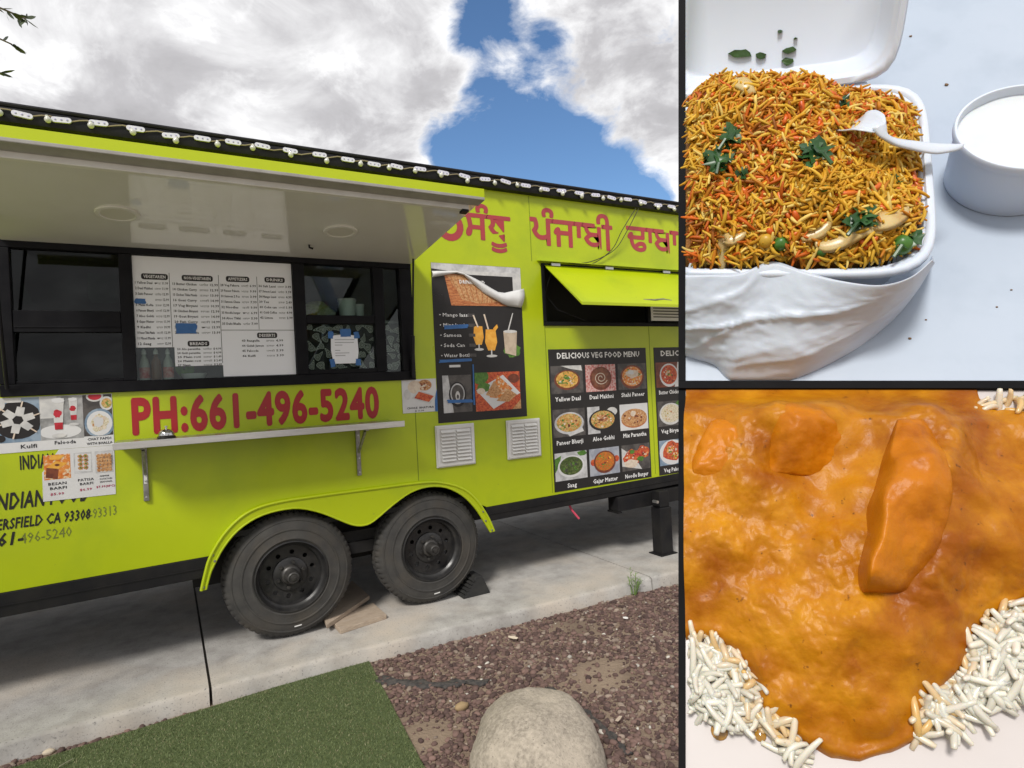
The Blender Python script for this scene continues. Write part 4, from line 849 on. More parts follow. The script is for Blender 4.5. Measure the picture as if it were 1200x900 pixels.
t = poster('pinned_paper', 'pale green paper sheet hanging inside the dark upper window pane', 'paper', -.31, -.185, 1.925, 2.075, mat('green_paper', (.50, .66, .58), (.44, .6, .52), rough=.6, scale=7), y=.06, outline=[(-.295, 1.925), (-.185, 1.925), (-.185, 2.078), (-.31, 2.078), (-.31, 1.95)])  # pale sheet added to stand in for back window light in the pane
t = poster('corner_card', 'thin triangular pale card leaning in the dark upper window pane corner', 'card', -.57, -.53, 1.905, 2.03, MATS['green_paper'], y=.055, outline=[(-.572, 1.905), (-.532, 1.912), (-.575, 2.035)])

# loose boards by the wheel
m_wood = mat('weathered_board', (.46, .37, .28), (.34, .265, .20), rough=.85, scale=9, stretch=(2, 14, 14), bump=.3, bscale=30, c3=(.42, .36, .30), s3=6, bdist=.004)
def plank(label, pts, z0, z1, tilt=0):
    mb = MB(); k = len(pts)
    mb.add([(p[0], p[1], z0+tilt*i_) for i_, p in zip((0, 0, 1, 1), pts)]+[(p[0], p[1], z1+tilt*i_) for i_, p in zip((0, 0, 1, 1), pts)], [(3, 2, 1, 0), (4, 5, 6, 7), (0, 1, 5, 4), (1, 2, 6, 5), (2, 3, 7, 6), (3, 0, 4, 7)])
    return tag(mb.build('wooden_board', m_wood, bevel=.003), label, 'board')
q = [on_z(*p_, .03) for p_ in ((398, 741), (452, 720), (437, 705), (392, 735))]
plank('lower weathered wooden board lying flat on the concrete beside the tyre', [on_z(*p_, .028)[:2] for p_ in ((399, 738), (453, 720), (437, 706), (385, 724))], .0005, .028)
plank('upper weathered wooden board lying across the lower board beside the tyre', [on_z(*p_, .055)[:2] for p_ in ((383, 732), (433, 698), (413, 680), (373, 708))], .029, .055)
# rubber wheel chock
m_rub = mat('chock_rubber', (.014, .014, .014), (.025, .024, .022), rough=.75, scale=20)
wc = thing('wheel_chock', 'black ribbed rubber wheel chock wedged behind the tyre', 'wheel chock', (1.78, .06, 0))
MB().add([(1.655, -.03, .0005), (1.855, -.03, .0005), (1.855, .13, .0005), (1.655, .13, .0005), (1.755, -.02, .125), (1.805, -.02, .125), (1.805, .12, .125), (1.755, .12, .125)], [(3, 2, 1, 0), (4, 5, 6, 7), (0, 1, 5, 4), (1, 2, 6, 5), (2, 3, 7, 6), (3, 0, 4, 7)]).build('body', m_rub, wc, bevel=.004)
for k in range(6):
    f_ = .08+.15*k; x = 1.655+.10*f_-.006; z = .125*f_+.004
    MB().box(-.008, .008, -.03, .125, -.006, .006, M=Matrix.Translation((x, 0.0, z)) @ Matrix.Rotation(R(-30), 4, 'Y')).build('rib', m_rub, wc)

# artificial turf mat
m_turfb = mat('turf_backing', (.06, .085, .030), (.085, .11, .04), rough=.9, scale=60)
TZ = GZ+.012
c1 = on_z(431, 772, TZ); c2 = on_z(498, 900, TZ); c3 = on_z(38, 892, TZ)
e_r = (c2-c1); e_l = (c3-c1)
tp = [c1[:2], (c1+e_l*1.0)[:2], (c1+e_l*2.2+np.array([-.1, -.08, 0]))[:2], (c1+e_l*2.2+e_r*3.2)[:2], (c1+e_r*3.2)[:2]]
tf_ = thing('turf_mat', 'green artificial grass mat laid along the kerb beside the gravel', 'turf mat', (float(c1[0]-.6), float(c1[1]-1), GZ))
mb = MB(); k = len(tp); mb.add([(p_[0], p_[1], GZ+.002) for p_ in tp]+[(p_[0], p_[1], TZ) for p_ in tp], [tuple(range(k))[::-1], tuple(range(k, 2*k))]+[(i, (i+1) % k, k+(i+1) % k, k+i) for i in range(k)])
mb.build('backing', m_turfb, tf_)
nb = 150000; ab = RNG.random((nb, 2)); ab[:, 1] = ab[:, 1]**1.0
B0 = c1[None, :2]+ab[:, :1]*e_l[None, :2]*1.9+ab[:, 1:]*e_r[None, :2]*1.5
L_ = RNG.uniform(.004, .009, nb); an_ = RNG.uniform(0, 2*np.pi, nb); wd = RNG.uniform(.0011, .002, nb); le = RNG.normal(0, .004, (nb, 2))
lx = np.stack([np.cos(an_)*wd, np.sin(an_)*wd], 1)
V = np.zeros((nb, 3, 3)); V[:, 0, :2] = B0+lx; V[:, 1, :2] = B0-lx; V[:, 2, :2] = B0+le; V[:, :2, 2] = TZ; V[:, 2, 2] = TZ+L_
tc_ = RNG.random((nb, 1)); gcol = np.array([[.085, .12, .040]])*(1-tc_)+np.array([[.17, .205, .080]])*tc_
dry = RNG.random(nb) < .10; gcol[dry] = [.24, .22, .12]
stuff(mesh_np('blades', V.reshape(-1, 3), np.arange(nb*3).reshape(-1, 3), mat('turf_blade', (.06, .11, .02), attr='tint', rough=.6), tf_, np.repeat(gcol, 3, 0), smooth=False))

# boulder
v, f = ico(5)
for n_, d_ in (((.6, -.5, .6), .80), ((-.7, .2, .6), .84), ((.1, .8, .5), .82), ((-.3, -.8, .5), .86), ((.2, .1, 1), .90), ((.9, .3, .3), .86)):
    n_ = np.array(n_)/np.linalg.norm(n_); q = v @ n_-d_; v = v-np.where(q > 0, q*.35, 0)[:, None]*n_
nz = vnoise(v, 1.0, 3, 2)*.09+vnoise(v, 8, 9, 3)*.016+vnoise(v, 24, 8, 3)*.009
bc = on_z(626, 880, GZ)
v = v*(1+nz)[:, None]; v[:, 2] = np.where(v[:, 2] > 0, v[:, 2]**1.0, v[:, 2]*.5)
ry = R(-28); cr, sr = math.cos(ry), math.sin(ry)
v = np.stack([v[:, 0]*.275, v[:, 1]*.34, v[:, 2]*.212], 1); v = np.stack([v[:, 0]*cr-v[:, 1]*sr, v[:, 0]*sr+v[:, 1]*cr, v[:, 2]], 1)
BC = np.array([bc[0]-.005, bc[1]-.03, GZ+.012]); BRX = .27
m_gran = mat('granite', (.47, .41, .335), (.27, .235, .19), rough=.9, scale=60, detail=8, bump=.8, c4=(.10, .09, .08), s4=130, c4lo=.62, c4hi=.72, bscale=120, c3=(.54, .47, .38), s3=6, c3lo=.45, c3hi=.75, bdist=.006)
tag(mesh_np('boulder', v+BC, f, m_gran), 'large rounded tan granite boulder half sunk in the gravel', 'boulder')

# lava gravel: two sizes of stones scattered over the soil with bare patches
m_lava = mat('lava_stone', (.1, .06, .05), attr='tint', rough=.9, scale=90, c2=None, bump=.4, bscale=140, bdist=.003)
def scatter(nst, xr, yr, sr, sub, seed):
    P = np.stack([RNG.uniform(*xr, nst), RNG.uniform(*yr, nst)], 1)
    ky = np.array([kerb_y(a) for a in P[:, 0]])
    ok = P[:, 1] < ky-.012
    # keep the mat clear
    A = np.linalg.inv(np.stack([e_l[:2], e_r[:2]], 1)); uv = (P-c1[:2]) @ A.T
    ok &= ~((uv[:, 0] > -.008) & (uv[:, 0] < 2.2) & (uv[:, 1] > -.004))
    dB = np.linalg.norm(P-BC[:2], axis=1); ok &= dB > .235
    P3 = np.concatenate([P, np.zeros((nst, 1))], 1)
    dens = vnoise(P3, 1.7, 21, 2)
    for (px, py, rr, am) in ((690, 735, .24, 1.0), (785, 765, .24, .9), (705, 790, .16, 1.0), (500, 860, .12, 1.1), (760, 860, .15, .5)):
        q_ = on_z(px, py, GZ)[:2]; dens -= am*np.exp(-((P-q_)**2).sum(1)/(2*rr*rr*.5))
    ok &= RNG.random(nst) < smoothstep(-.85, -.25, dens)+.12
    return P[ok]
sv_, sf_ = ico(2)
def stones(P, s0, s1, lift, sub):
    sv_, sf_ = ico(sub)
    m = len(P); s = RNG.uniform(s0, s1, m)**1.0
    scl = np.stack([s*RNG.uniform(.8, 1.4, m), s*RNG.uniform(.7, 1.0, m), s*RNG.uniform(.45, .8, m)], 1)
    a = RNG.uniform(0, 2*np.pi, m); Rz = np.zeros((m, 3, 3)); Rz[:, 0, 0] = np.cos(a); Rz[:, 0, 1] = -np.sin(a); Rz[:, 1, 0] = np.sin(a); Rz[:, 1, 1] = np.cos(a); Rz[:, 2, 2] = 1
    tl = RNG.normal(0, .25, m); Rx = np.zeros((m, 3, 3)); Rx[:, 0, 0] = 1; Rx[:, 1, 1] = np.cos(tl); Rx[:, 1, 2] = -np.sin(tl); Rx[:, 2, 1] = np.sin(tl); Rx[:, 2, 2] = np.cos(tl)
    zz = np.array([soil_z(*p_) for p_ in P])+scl[:, 2]*lift
    pos = np.concatenate([P, zz[:, None]], 1)
    Vs = []; 
    var = [sv_*(1+.22*vnoise(sv_, 1.4, 30+k, 2))[:, None] for k in range(8)]
    var = [np.sign(q_)*np.abs(q_)**.85 for q_ in var]
    out_v = []; out_f = []; base = 0; cols = []
    for k in range(8):
        sel = np.arange(m) % 8 == k
        if not sel.any(): continue
        V_, F_ = instances(var[k], sf_, pos[sel], Rz[sel] @ Rx[sel], scl[sel]); out_v.append(V_); out_f.append(F_+base); base += len(V_)
        t_ = RNG.random((sel.sum(), 1)); c = np.array([[.070, .042, .038]])*(1-t_)+np.array([[.20, .125, .105]])*t_
        pk = RNG.random(sel.sum()); c[pk < .10] = [.27, .21, .17]; c[pk > .99] = [.5, .47, .42]; c *= RNG.uniform(.75, 1.2, (sel.sum(), 1))
        cols.append(np.repeat(c, len(sv_), 0))
    return np.concatenate(out_v), np.concatenate(out_f), np.concatenate(cols)
P1 = scatter(52000, (-.9, 4.6), (-2.9, -.3), 0, 1, 1); P2 = scatter(18000, (-.9, 4.6), (-2.9, -.3), 0, 1, 2)
a = stones(P1, .004, .0095, .5, 1); b = stones(P2, .009, .0165, .45, 2)
Vg = np.concatenate([a[0], b[0]]); Fg = np.concatenate([a[1], b[1]+len(a[0])]); Cg = np.concatenate([a[2], b[2]])
gv = mesh_np('gravel', Vg, Fg, m_lava, None, Cg); stuff(gv); gv['label'] = 'dark red brown lava gravel scattered over bare soil'; gv['category'] = 'gravel'

# strips of black weed fabric showing through the gravel
m_fab = mat('weed_fabric', (.035, .034, .035), (.09, .078, .07), rough=.9, scale=40, bump=.5, bscale=120, bdist=.004)
def ribbon(label, pxs, ws):
    pts = [Vector(on_z(px, py, GZ+.01)) for px, py in pxs]; pts = spline(pts, 6); nW = 7; V = []; F = []
    for i, p_ in enumerate(pts):
        p_ = Vector(p_); t_ = (Vector(pts[min(i+1, len(pts)-1)])-Vector(pts[max(i-1, 0)])).normalized(); sd_ = Vector((-t_.y, t_.x, 0)); wv = ws[0]+(ws[1]-ws[0])*i/len(pts); wv *= 1+.35*math.sin(i*.9)+.2*math.sin(i*2.3)
        for j in range(nW):
            u_ = j/(nW-1)*2-1; V.append(p_+sd_*(u_*wv*1.25+.012*math.sin(i*1.7+j)*abs(u_))+Vector((0, 0, .004+.006*math.sin(i*.8+j*1.3)*(1-abs(u_))-.012*(abs(u_) > .9))))
    F = [(i*nW+j, (i+1)*nW+j, (i+1)*nW+j+1, i*nW+j+1) for i in range(len(pts)-1) for j in range(nW-1)]
    o = MB().add(V, F).build('weed_fabric', m_fab, smooth=True, ang=0); sm = o.modifiers.new('s', 'SOLIDIFY'); sm.thickness = .003
    return tag(o, label, 'fabric')
ribbon('crumpled black weed fabric strip running from the turf mat to the boulder', [(442, 796), (475, 799), (510, 802), (540, 799), (572, 799)], (.030, .016))
ribbon('narrow black fabric strip curving along the gravel past the boulder', [(640, 806), (672, 826), (700, 846), (722, 868), (736, 884)], (.016, .012))

# weed growing out of the kerb joint
m_weed = mat('weed_green', (.11, .20, .04), (.18, .27, .06), rough=.6, scale=30)
wp = on_z(743, 698, GZ); wd_ = thing('weed_plant', 'small spiky green weed growing at the kerb joint', 'weed', tuple(wp))
st = MB(); lv = MB()
for k in range(9):
    a = k*2.4; tip = Vector(wp)+Vector((.05*math.cos(a)+.02, .04*math.sin(a), random.uniform(.07, .19))); b0 = Vector(wp)+Vector((.012*math.cos(a), .012*math.sin(a), 0)); st.tube([b0, (b0+tip)/2+Vector((0, 0, .015)), tip], [.0025, .002, .001], 5)
    for j in range(9):
        s = .25+.75*j/9; c0 = b0.lerp(tip, s)+Vector((0, 0, .02*s*(1-s)*4)); d0 = Vector((math.cos(a+j*2.2), math.sin(a+j*2.2), random.uniform(.2, .9))).normalized()*random.uniform(.022, .045); sd_ = d0.cross(Vector((0, 0, 1))).normalized()*.0035
        lv.add([c0, c0+d0*.5+sd_, c0+d0, c0+d0*.5-sd_], [(0, 1, 2, 3)])
st.build('stem', m_weed, wd_, smooth=True); lv.build('leaves', m_weed, wd_)

# scraps along the kerb
p_ = on_z(111, 862, GZ+.01)
rb = MB()
for k in range(3): rb.tube([Vector(p_)+Vector((.012*k-.015, 0, .002)), Vector(p_)+Vector((.014*k-.005, .004, .022)), Vector(p_)+Vector((.012*k+.012, -.002, .004))], .0032, 5)
tag(rb.build('ribbon_scrap', mat('purple_ribbon', (.18, .07, .36), rough=.35), smooth=True), 'little purple ribbon scrap lying at the foot of the kerb', 'ribbon')
def scrap(label, px, py, w_, l_, rot, col, z=GZ+.02):
    p_ = on_z(px, py, z); mb = MB(); c, s = math.cos(rot), math.sin(rot); P = [(-l_, -w_), (-.2*l_, -w_*1.2), (l_, -w_*.6), (l_*.9, w_*.8), (0, w_), (-l_*.9, w_*.7)]
    P = [(p_[0]+a_*c-b_*s, p_[1]+a_*s+b_*c) for a_, b_ in P]; mb.add([(a_, b_, z-.001+.004*math.sin(i)) for i, (a_, b_) in enumerate(P)]+[(a_, b_, z+.001+.004*math.sin(i)) for i, (a_, b_) in enumerate(P)], [tuple(range(6))[::-1], tuple(range(6, 12))]+[(i, (i+1) % 6, 6+(i+1) % 6, 6+i) for i in range(6)])
    return tag(mb.build('litter_scrap', mat('scrap_'+str(col), col, rough=.7)), label, 'litter')
scrap('thin dry straw lying on the turf near the ribbon scrap', 77, 894, .003, .028, .55, (.62, .58, .42), TZ+.012)
scrap('curled pale wood chip on the gravel near the kerb', 601, 747, .008, .030, 2.2, (.60, .52, .40), GZ+.03)
scrap('small white chip on dark gravel near the bare soil patch', 733, 724, .007, .016, 2.5, (.66, .64, .62), GZ+.025)
scrap('flat cream chip on the gravel beyond the boulder', 725, 842, .010, .020, .3, (.55, .45, .36), GZ+.025)
def pebble(label, px, py, s, col, z=GZ):
    p_ = on_z(px, py, z); vv = sv_*(1+.2*vnoise(sv_, 1.3, 77))[:, None]*np.array([s*1.2, s*.8, s*.7])+np.array([p_[0], p_[1], z+s*.5]); return tag(mesh_np('pebble', vv, sf_, mat('peb_'+str(col), col, rough=.85, bump=.2, bscale=80)), label, 'stone')
pebble('single cream pebble in the gap between kerb and turf', 57, 884, .020, (.55, .47, .36)); pebble('pale grey broken stone lying against the kerb', 586, 732, .026, (.42, .42, .42))
pebble('dark round stone beside the boulder', 711, 886, .022, (.10, .06, .05)); pebble('yellowish stone half buried left of the boulder', 541, 832, .03, (.34, .24, .13))

# ================================================================== OLIVE TREE at the left, one twig reaching into view
m_bark = mat('olive_bark', (.12, .10, .08), (.20, .17, .14), rough=.95, scale=20, bump=.5)
m_oliv = mat('olive_leaf', (.05, .065, .035), attr='tint', rough=.5)
tip = CAM+dirn(30, 22)*2.4; tip2 = CAM+dirn(14, 52)*2.45; tip3 = CAM+dirn(0, 85)*2.5
base = np.array([-2.5, -2.0, GZ]); crown = np.array([-2.2, -1.7, 3.0])
ot = thing('olive_tree', 'olive tree branch with narrow grey green leaves reaching over the truck roof', 'tree', tuple(base))
MB().tube([tuple(base), tuple(base+[.06, .04, .9]), tuple(base+[.02, .15, 1.9]), tuple(crown)], [.09, .075, .06, .03], 10).build('trunk', m_bark, ot, smooth=True)
br = MB(); LP = []; LD = []
def branch(a, b, nleaf, r0=.012):
    a, b = np.array(a), np.array(b); mid = (a+b)/2+RNG.normal(0, .06, 3); P = [a*(1-t)**2+2*mid*t*(1-t)+b*t*t for t in np.linspace(0, 1, 8)]
    br.tube([tuple(p_) for p_ in P], [r0*(1-.75*i/7)+.001 for i in range(8)], 6)
    for k in range(nleaf):
        t = RNG.uniform(.3, 1.0)**.5 if k > 4 else 1.0; p_ = a*(1-t)**2+2*mid*t*(1-t)+b*t*t; d_ = (b-a)/np.linalg.norm(b-a)+RNG.normal(0, .65, 3); LP.append(p_); LD.append(d_/np.linalg.norm(d_))
branch(crown, tip, 60, .010); branch(crown+[0, .05, -.1], tip2, 50, .009); branch(crown+[0, .0, -.2], tip3, 24, .008)
for k in range(26): branch(crown-np.array([0, 0, RNG.uniform(0, .7)]), crown+np.array([RNG.uniform(-.9, .15), RNG.uniform(-.7, .7), RNG.uniform(-.2, .8)]), 40, .014)
br.build('branch', m_bark, ot, smooth=True)
LP = np.array(LP); LD = np.array(LD); m = len(LP); up_ = RNG.normal(0, 1, (m, 3)); sd_ = np.cross(LD, up_); sd_ /= np.linalg.norm(sd_, axis=1)[:, None]; Ln = RNG.uniform(.035, .062, m)[:, None]; nrm_ = np.cross(LD, sd_)
V = np.stack([LP, LP+LD*Ln*.35+sd_*Ln*.16+nrm_*Ln*.03, LP+LD*Ln*.7+sd_*Ln*.13+nrm_*Ln*.03, LP+LD*Ln, LP+LD*Ln*.7-sd_*Ln*.13+nrm_*Ln*.03, LP+LD*Ln*.35-sd_*Ln*.16+nrm_*Ln*.03], 1)
cc = np.array([[.045, .060, .030]])*(.6+.9*RNG.random((m, 1)))
crown_o = mesh_np('crown', V.reshape(-1, 3), np.arange(m*6).reshape(-1, 6), m_oliv, ot, np.repeat(cc, 6, 0), smooth=False)

# ================================================================== TILTED FOOD DISPLAY standing on the gravel to the right
class Plane:
    """an inclined surface with its own axes: a along it, b up it, n out of it"""
    def __init__(s, px, py, z, al, ph, hx, hy):
        al, ph = R(al), R(ph); s.O = CAM+dirn(px, py)*z
        n = rt*(-math.sin(al)*math.sin(ph))+up*math.cos(al)-fw*math.sin(al)*math.cos(ph); s.n = n/np.linalg.norm(n)
        a = np.cross(s.n, np.cross(dirn(hx, hy), rt)); a /= np.linalg.norm(a); s.a = a if a @ rt > 0 else -a; s.b = np.cross(s.n, s.a)
        s.M = Matrix([[*map(float, (s.a[i], s.b[i], s.n[i], s.O[i]))] for i in range(3)]+[[0, 0, 0, 1]])
    def at(s, px, py, h=0.0):
        d = dirn(px, py); o = s.O+s.n*h; t = ((o-CAM) @ s.n)/(d @ s.n); p = CAM+d*t-s.O; return np.array([p @ s.a, p @ s.b])
    def w(s, x, y, h=0.0): return s.O+s.a*x+s.b*y+s.n*h
    def px(s, P):   # local (m,3) -> pixels
        Q = s.O[None]+P[:, :1]*s.a+P[:, 1:2]*s.b+P[:, 2:3]*s.n-CAM; k = Q @ fw; return np.stack([600+FPX*(Q @ rt)/k, 450-FPX*(Q @ up)/k], 1)
T1 = Plane(1000, 446, 1.4, 60, 20, 950, 220); T2 = Plane(1000, 455, 1.4, 62, 20, 1000, 650)
m_table = mat('pale_blue_table', (.41, .47, .56), (.38, .445, .535), rough=.42, scale=1.8, detail=6, c3=(.33, .39, .475), s3=5, c3lo=.50, c3hi=.85, rvar=.1, bump=.03, bscale=60, bdist=.002)
m_rack = mat('rack_black', (.006, .006, .007), (.008, .008, .009), rough=.7, scale=8, spec=.08)
def px_slab(pl, poly, h0, h1):
    mb = MB(); k = len(poly); P = [pl.at(x, y, h1) for x, y in poly]
    return mb.add([(p_[0], p_[1], h0) for p_ in P]+[(p_[0], p_[1], h1) for p_ in P], [tuple(range(k))[::-1], tuple(range(k, 2*k))]+[(i, (i+1) % k, k+(i+1) % k, k+i) for i in range(k)])
f0 = T1.w(*T1.at(900, 300)); gz0 = GZ
rack = thing('display_rack', 'black metal display rack with a pale blue tilted table top', 'display rack', (float(f0[0]), float(f0[1]), GZ))
def rack_part(pl, mb, name, m, parent=None, bevel=0):
    mb.v = [tuple(pl.w(*v_)) for v_ in mb.v]; return mb.build(name, m, parent or rack, bevel=bevel)
rack_part(T1, px_slab(T1, [(803.6, 446), (1300, 446), (1300, -90), (803.6, -90)], -.03, 0), 'table_top', m_table)
rack_part(T1, px_slab(T1, [(795, 446.2), (803.3, 446.2), (803.3, -95), (795, -95)], -.05, .003), 'side_rail', m_rack)
rack_part(T1, px_slab(T1, [(795, 454.6), (1300, 454.6), (1300, 446.5), (795, 446.5)], -.05, .003), 'front_rail', m_rack)
rack_part(T2, px_slab(T2, [(795, 1000), (803.3, 1000), (803.3, 455.2), (795, 455.2)], -.05, .003), 'side_rail', m_rack)
for pl, y0_, y1_ in ((T1, -95, 446.2), (T2, 455.2, 1000)): rack_part(pl, px_slab(pl, [(1300.4, y1_), (1309, y1_), (1309, y0_), (1300.4, y0_)], -.05, .003), 'side_rail', m_rack)
for pl, x, y in ((T1, 840, 280), (T1, 1200, 280), (T2, 835, 960), (T2, 1200, 960)):
    p_ = pl.w(*pl.at(x, y), -.055); MB().box(p_[0]-.02, p_[0]+.02, p_[1]-.02, p_[1]+.02, GZ-.01, p_[2]).build('leg', m_rack, rack, bevel=.003)
def rel(name, label, cat, pl, x, y, h=0.0, group=None):
    return local_thing(name, label, cat, pl.M @ Matrix.Translation((x, y, h)), group)
EDGE_PL = np.cross(dirn(803.4, 0), dirn(803.4, 900)); EDGE_PL /= np.linalg.norm(EDGE_PL)
if EDGE_PL @ rt < 0: EDGE_PL = -EDGE_PL
def trim(o, pl):      # end a mesh flush with the rail
    bm = bmesh.new(); bm.from_mesh(o.data); Mi = (pl.M if o.parent is None else o.parent.matrix_world.copy())
    Mw = LOCALM[o.parent.name]; inv = Mw.inverted(); co = inv @ Vector(CAM); no = (inv.to_3x3() @ Vector(EDGE_PL)).normalized()
    gm = bm.verts[:]+bm.edges[:]+bm.faces[:]
    bmesh.ops.bisect_plane(bm, geom=gm, plane_co=co, plane_no=no, clear_inner=True, dist=1e-5)
    be = [e for e in bm.edges if e.is_boundary]
    if be: bmesh.ops.holes_fill(bm, edges=be, sides=0)
    bm.to_mesh(o.data); bm.free()
LOCALM = {}
def L(o, pl, x, y, h=0.0): LOCALM[o.name] = pl.M @ Matrix.Translation((x, y, h)); return o

# ---- foam box
m_foam = mat('white_foam', (.60, .66, .75), (.57, .63, .73), rough=.5, scale=3, bump=.03, bscale=200, sss=.15, bdist=.002)
HB = .19; BX, BY, BH, BROT = -.222, .462, .322, R(4)
fb = L(rel('foam_box', 'open white foam takeaway box with its lid tipped back', 'takeaway box', T1, BX, BY), T1, BX, BY)
def rsq(sc, n=96, e=6.0):
    o = []
    for k in range(n):
        a = 2*math.pi*k/n; c, s = math.cos(a), math.sin(a); r0 = (abs(c)**e+abs(s)**e)**(-1/e); x, y = sc*r0*c, sc*r0*s
        o.append((x*math.cos(BROT)-y*math.sin(BROT), x*math.sin(BROT)+y*math.cos(BROT)))
    return o
def loft(levels, n=96, close=True, e=6.0):
    V = []; F = []
    for sc, h in levels: V += [(x, y, h) for x, y in rsq(sc, n, e)]
    for i in range(len(levels)-1): F += [(i*n+k, i*n+(k+1) % n, (i+1)*n+(k+1) % n, (i+1)*n+k) for k in range(n)]
    F.append(tuple(range(n))[::-1]); F.append(tuple((len(levels)-1)*n+k for k in range(n)))
    return V, F
b = BH
V, F = loft([(b*.76, .0), (b*.79, .004), (b*.81, .02), (b*.93, HB-.03), (b*.955, HB-.022), (b*.99, HB-.02), (b*1.005, HB-.012), (b*1.005, HB-.002), (b*.99, HB+.004), (b*.955, HB+.003), (b*.945, HB-.004), (b*.93, HB-.004), (b*.915, HB-.012), (b*.80, .04), (b*.77, .025)])
o = MB().add(V, F).build('base', m_foam, fb, smooth=True, ang=60); trim(o, T1)
LE = 8.5
V, F = loft([(b*.80, -.085), (b*.84, -.075), (b*.93, -.012), (b*.96, -.006), (b*1.0, -.004), (b*1.01, .004), (b*.995, .012), (b*.955, .011), (b*.945, .004), (b*.925, .002), (b*.905, -.006), (b*.85, -.062), (b*.82, -.07)], e=8.5)
# lid: hinge on the back edge, leaning back
hx, hy = -math.sin(BROT)*b*1.01-.050, math.cos(BROT)*b*1.01
ML = Matrix.Translation((hx, hy, HB+.004)) @ Matrix.Rotation(BROT, 4, 'Z') @ Matrix.Rotation(R(56), 4, 'X') @ Matrix.Translation((0, b*1.0, 0)) @ Matrix.Diagonal((.95, 1, 1, 1)) @ Matrix.Rotation(-BROT, 4, 'Z')
lid = MB().add([tuple(ML @ Vector(v_)) for v_ in V], F).build('lid', m_foam, fb, smooth=True, ang=60); trim(lid, T1)
hg = MB().box(-b*.80, b*.60, b*.985, b*1.035, HB-.012, HB+.003, M=Matrix.Rotation(BROT, 4, 'Z')).build('hinge', m_foam, fb, smooth=True, bevel=.003); trim(hg, T1)
m_herb = mat('herb_leaf', (.018, .055, .014), (.04, .10, .022), rough=.45, scale=40, bump=.3, bscale=60)
for px, py, s, a in ((868, 63, .022, .2), (892, 65, .012, 1.2), (925, 59, .012, .4), (922, 72, .013, 2.), (914, 37, .006, 0), (932, 45, .004, 1)):
    # flakes on the inner lid face
    d_ = Vector(dirn(px, py)); Mw = LOCALM[fb.name] @ ML; inv = Mw.inverted(); c0 = inv @ Vector(CAM); d0 = inv.to_3x3() @ d_; tt = (-.069-c0.z)/d0.z; p_ = c0+d0*tt
    rr = random.Random(px); P = [(p_.x+s*(.7+.6*rr.random())*math.cos(2*math.pi*k/9+a)*1.3, p_.y+s*(.5+.6*rr.random())*math.sin(2*math.pi*k/9+a)*.8, -.069+.004+.003*rr.random()) for k in range(9)]
    MB().add([tuple(ML @ Vector(q_)) for q_ in P]+[tuple(ML @ Vector((q_[0], q_[1], -.0695))) for q_ in P], [tuple(range(9))]+[(k, (k+1) % 9, 9+(k+1) % 9, 9+k) for k in range(9)]).build('herb_flake', m_herb, fb)

# ---- biryani heap
by_ = L(rel('biryani', 'heap of yellow and orange vegetable biryani filling the foam box', 'rice dish', T1, BX, BY), T1, BX, BY)
def rho(x, y):
    xr = x*math.cos(BROT)+y*math.sin(BROT); yr = -x*math.sin(BROT)+y*math.cos(BROT); return ((np.abs(xr)/b)**5.5+(np.abs(yr)/b)**5.5)**(1/5.5)
def heap_h(x, y):
    r_ = rho(x, y)/.93; base_h = HB-.022+.125*np.clip(1-r_**2.2, 0, 1)**.75+.085*np.exp(-((x+.13)**2+(y-.10)**2)/.035)
    P3 = np.stack([x, y, 0*x], -1).reshape(-1, 3); nz_ = vnoise(P3, 5, 41, 2).reshape(x.shape)*.024+vnoise(P3, 13, 42, 2).reshape(x.shape)*.012
    return base_h+nz_+.02*np.exp(-((x+.22)**2+(y-.20)**2)/.012)
g1 = np.linspace(-b*.93, b*.93, 64); gx, gy = np.meshgrid(g1, g1); hh = heap_h(gx, gy)-.008; rr_ = rho(gx, gy); hh = np.where(rr_ < .86, hh, HB-.06)
V = np.stack([gx.ravel(), gy.ravel(), hh.ravel()], 1); F = np.array([(j*64+i, j*64+i+1, (j+1)*64+i+1, (j+1)*64+i) for j in range(63) for i in range(63) if rr_[j, i] < .88 and rr_[j+1, i+1] < .88 and rr_[j+1, i] < .88 and rr_[j, i+1] < .88])
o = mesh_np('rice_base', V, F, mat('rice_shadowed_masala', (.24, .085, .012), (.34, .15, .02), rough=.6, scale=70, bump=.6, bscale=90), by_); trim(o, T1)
def grain_template(nr=6, ns=6, bend=.16, pw=.55):
    V = []; F = []
    for i in range(nr):
        t = i/(nr-1); x = t-.5; r_ = .135*math.sin(math.pi*(.10+.80*t))**pw
        for k in range(ns): a = 2*math.pi*k/ns; V.append((x, bend*(1-4*x*x)+r_*math.cos(a), r_*math.sin(a)))
    F = [(i*ns+k, i*ns+(k+1) % ns, (i+1)*ns+(k+1) % ns, (i+1)*ns+k) for i in range(nr-1) for k in range(ns)]
    V += [(-.52, 0, 0), (.52, 0, 0)]; c0 = nr*ns
    F += [(c0, (k+1) % ns, k, k) for k in range(ns)]; F += [(c0+1, (nr-1)*ns+k, (nr-1)*ns+(k+1) % ns, (nr-1)*ns+(k+1) % ns) for k in range(ns)]
    Ft = []
    for f_ in F:
        if len(set(f_)) == 4: Ft += [(f_[0], f_[1], f_[2]), (f_[0], f_[2], f_[3])]
        else: Ft.append((f_[0], f_[1], f_[2]))
    return np.array(V), np.array(Ft)
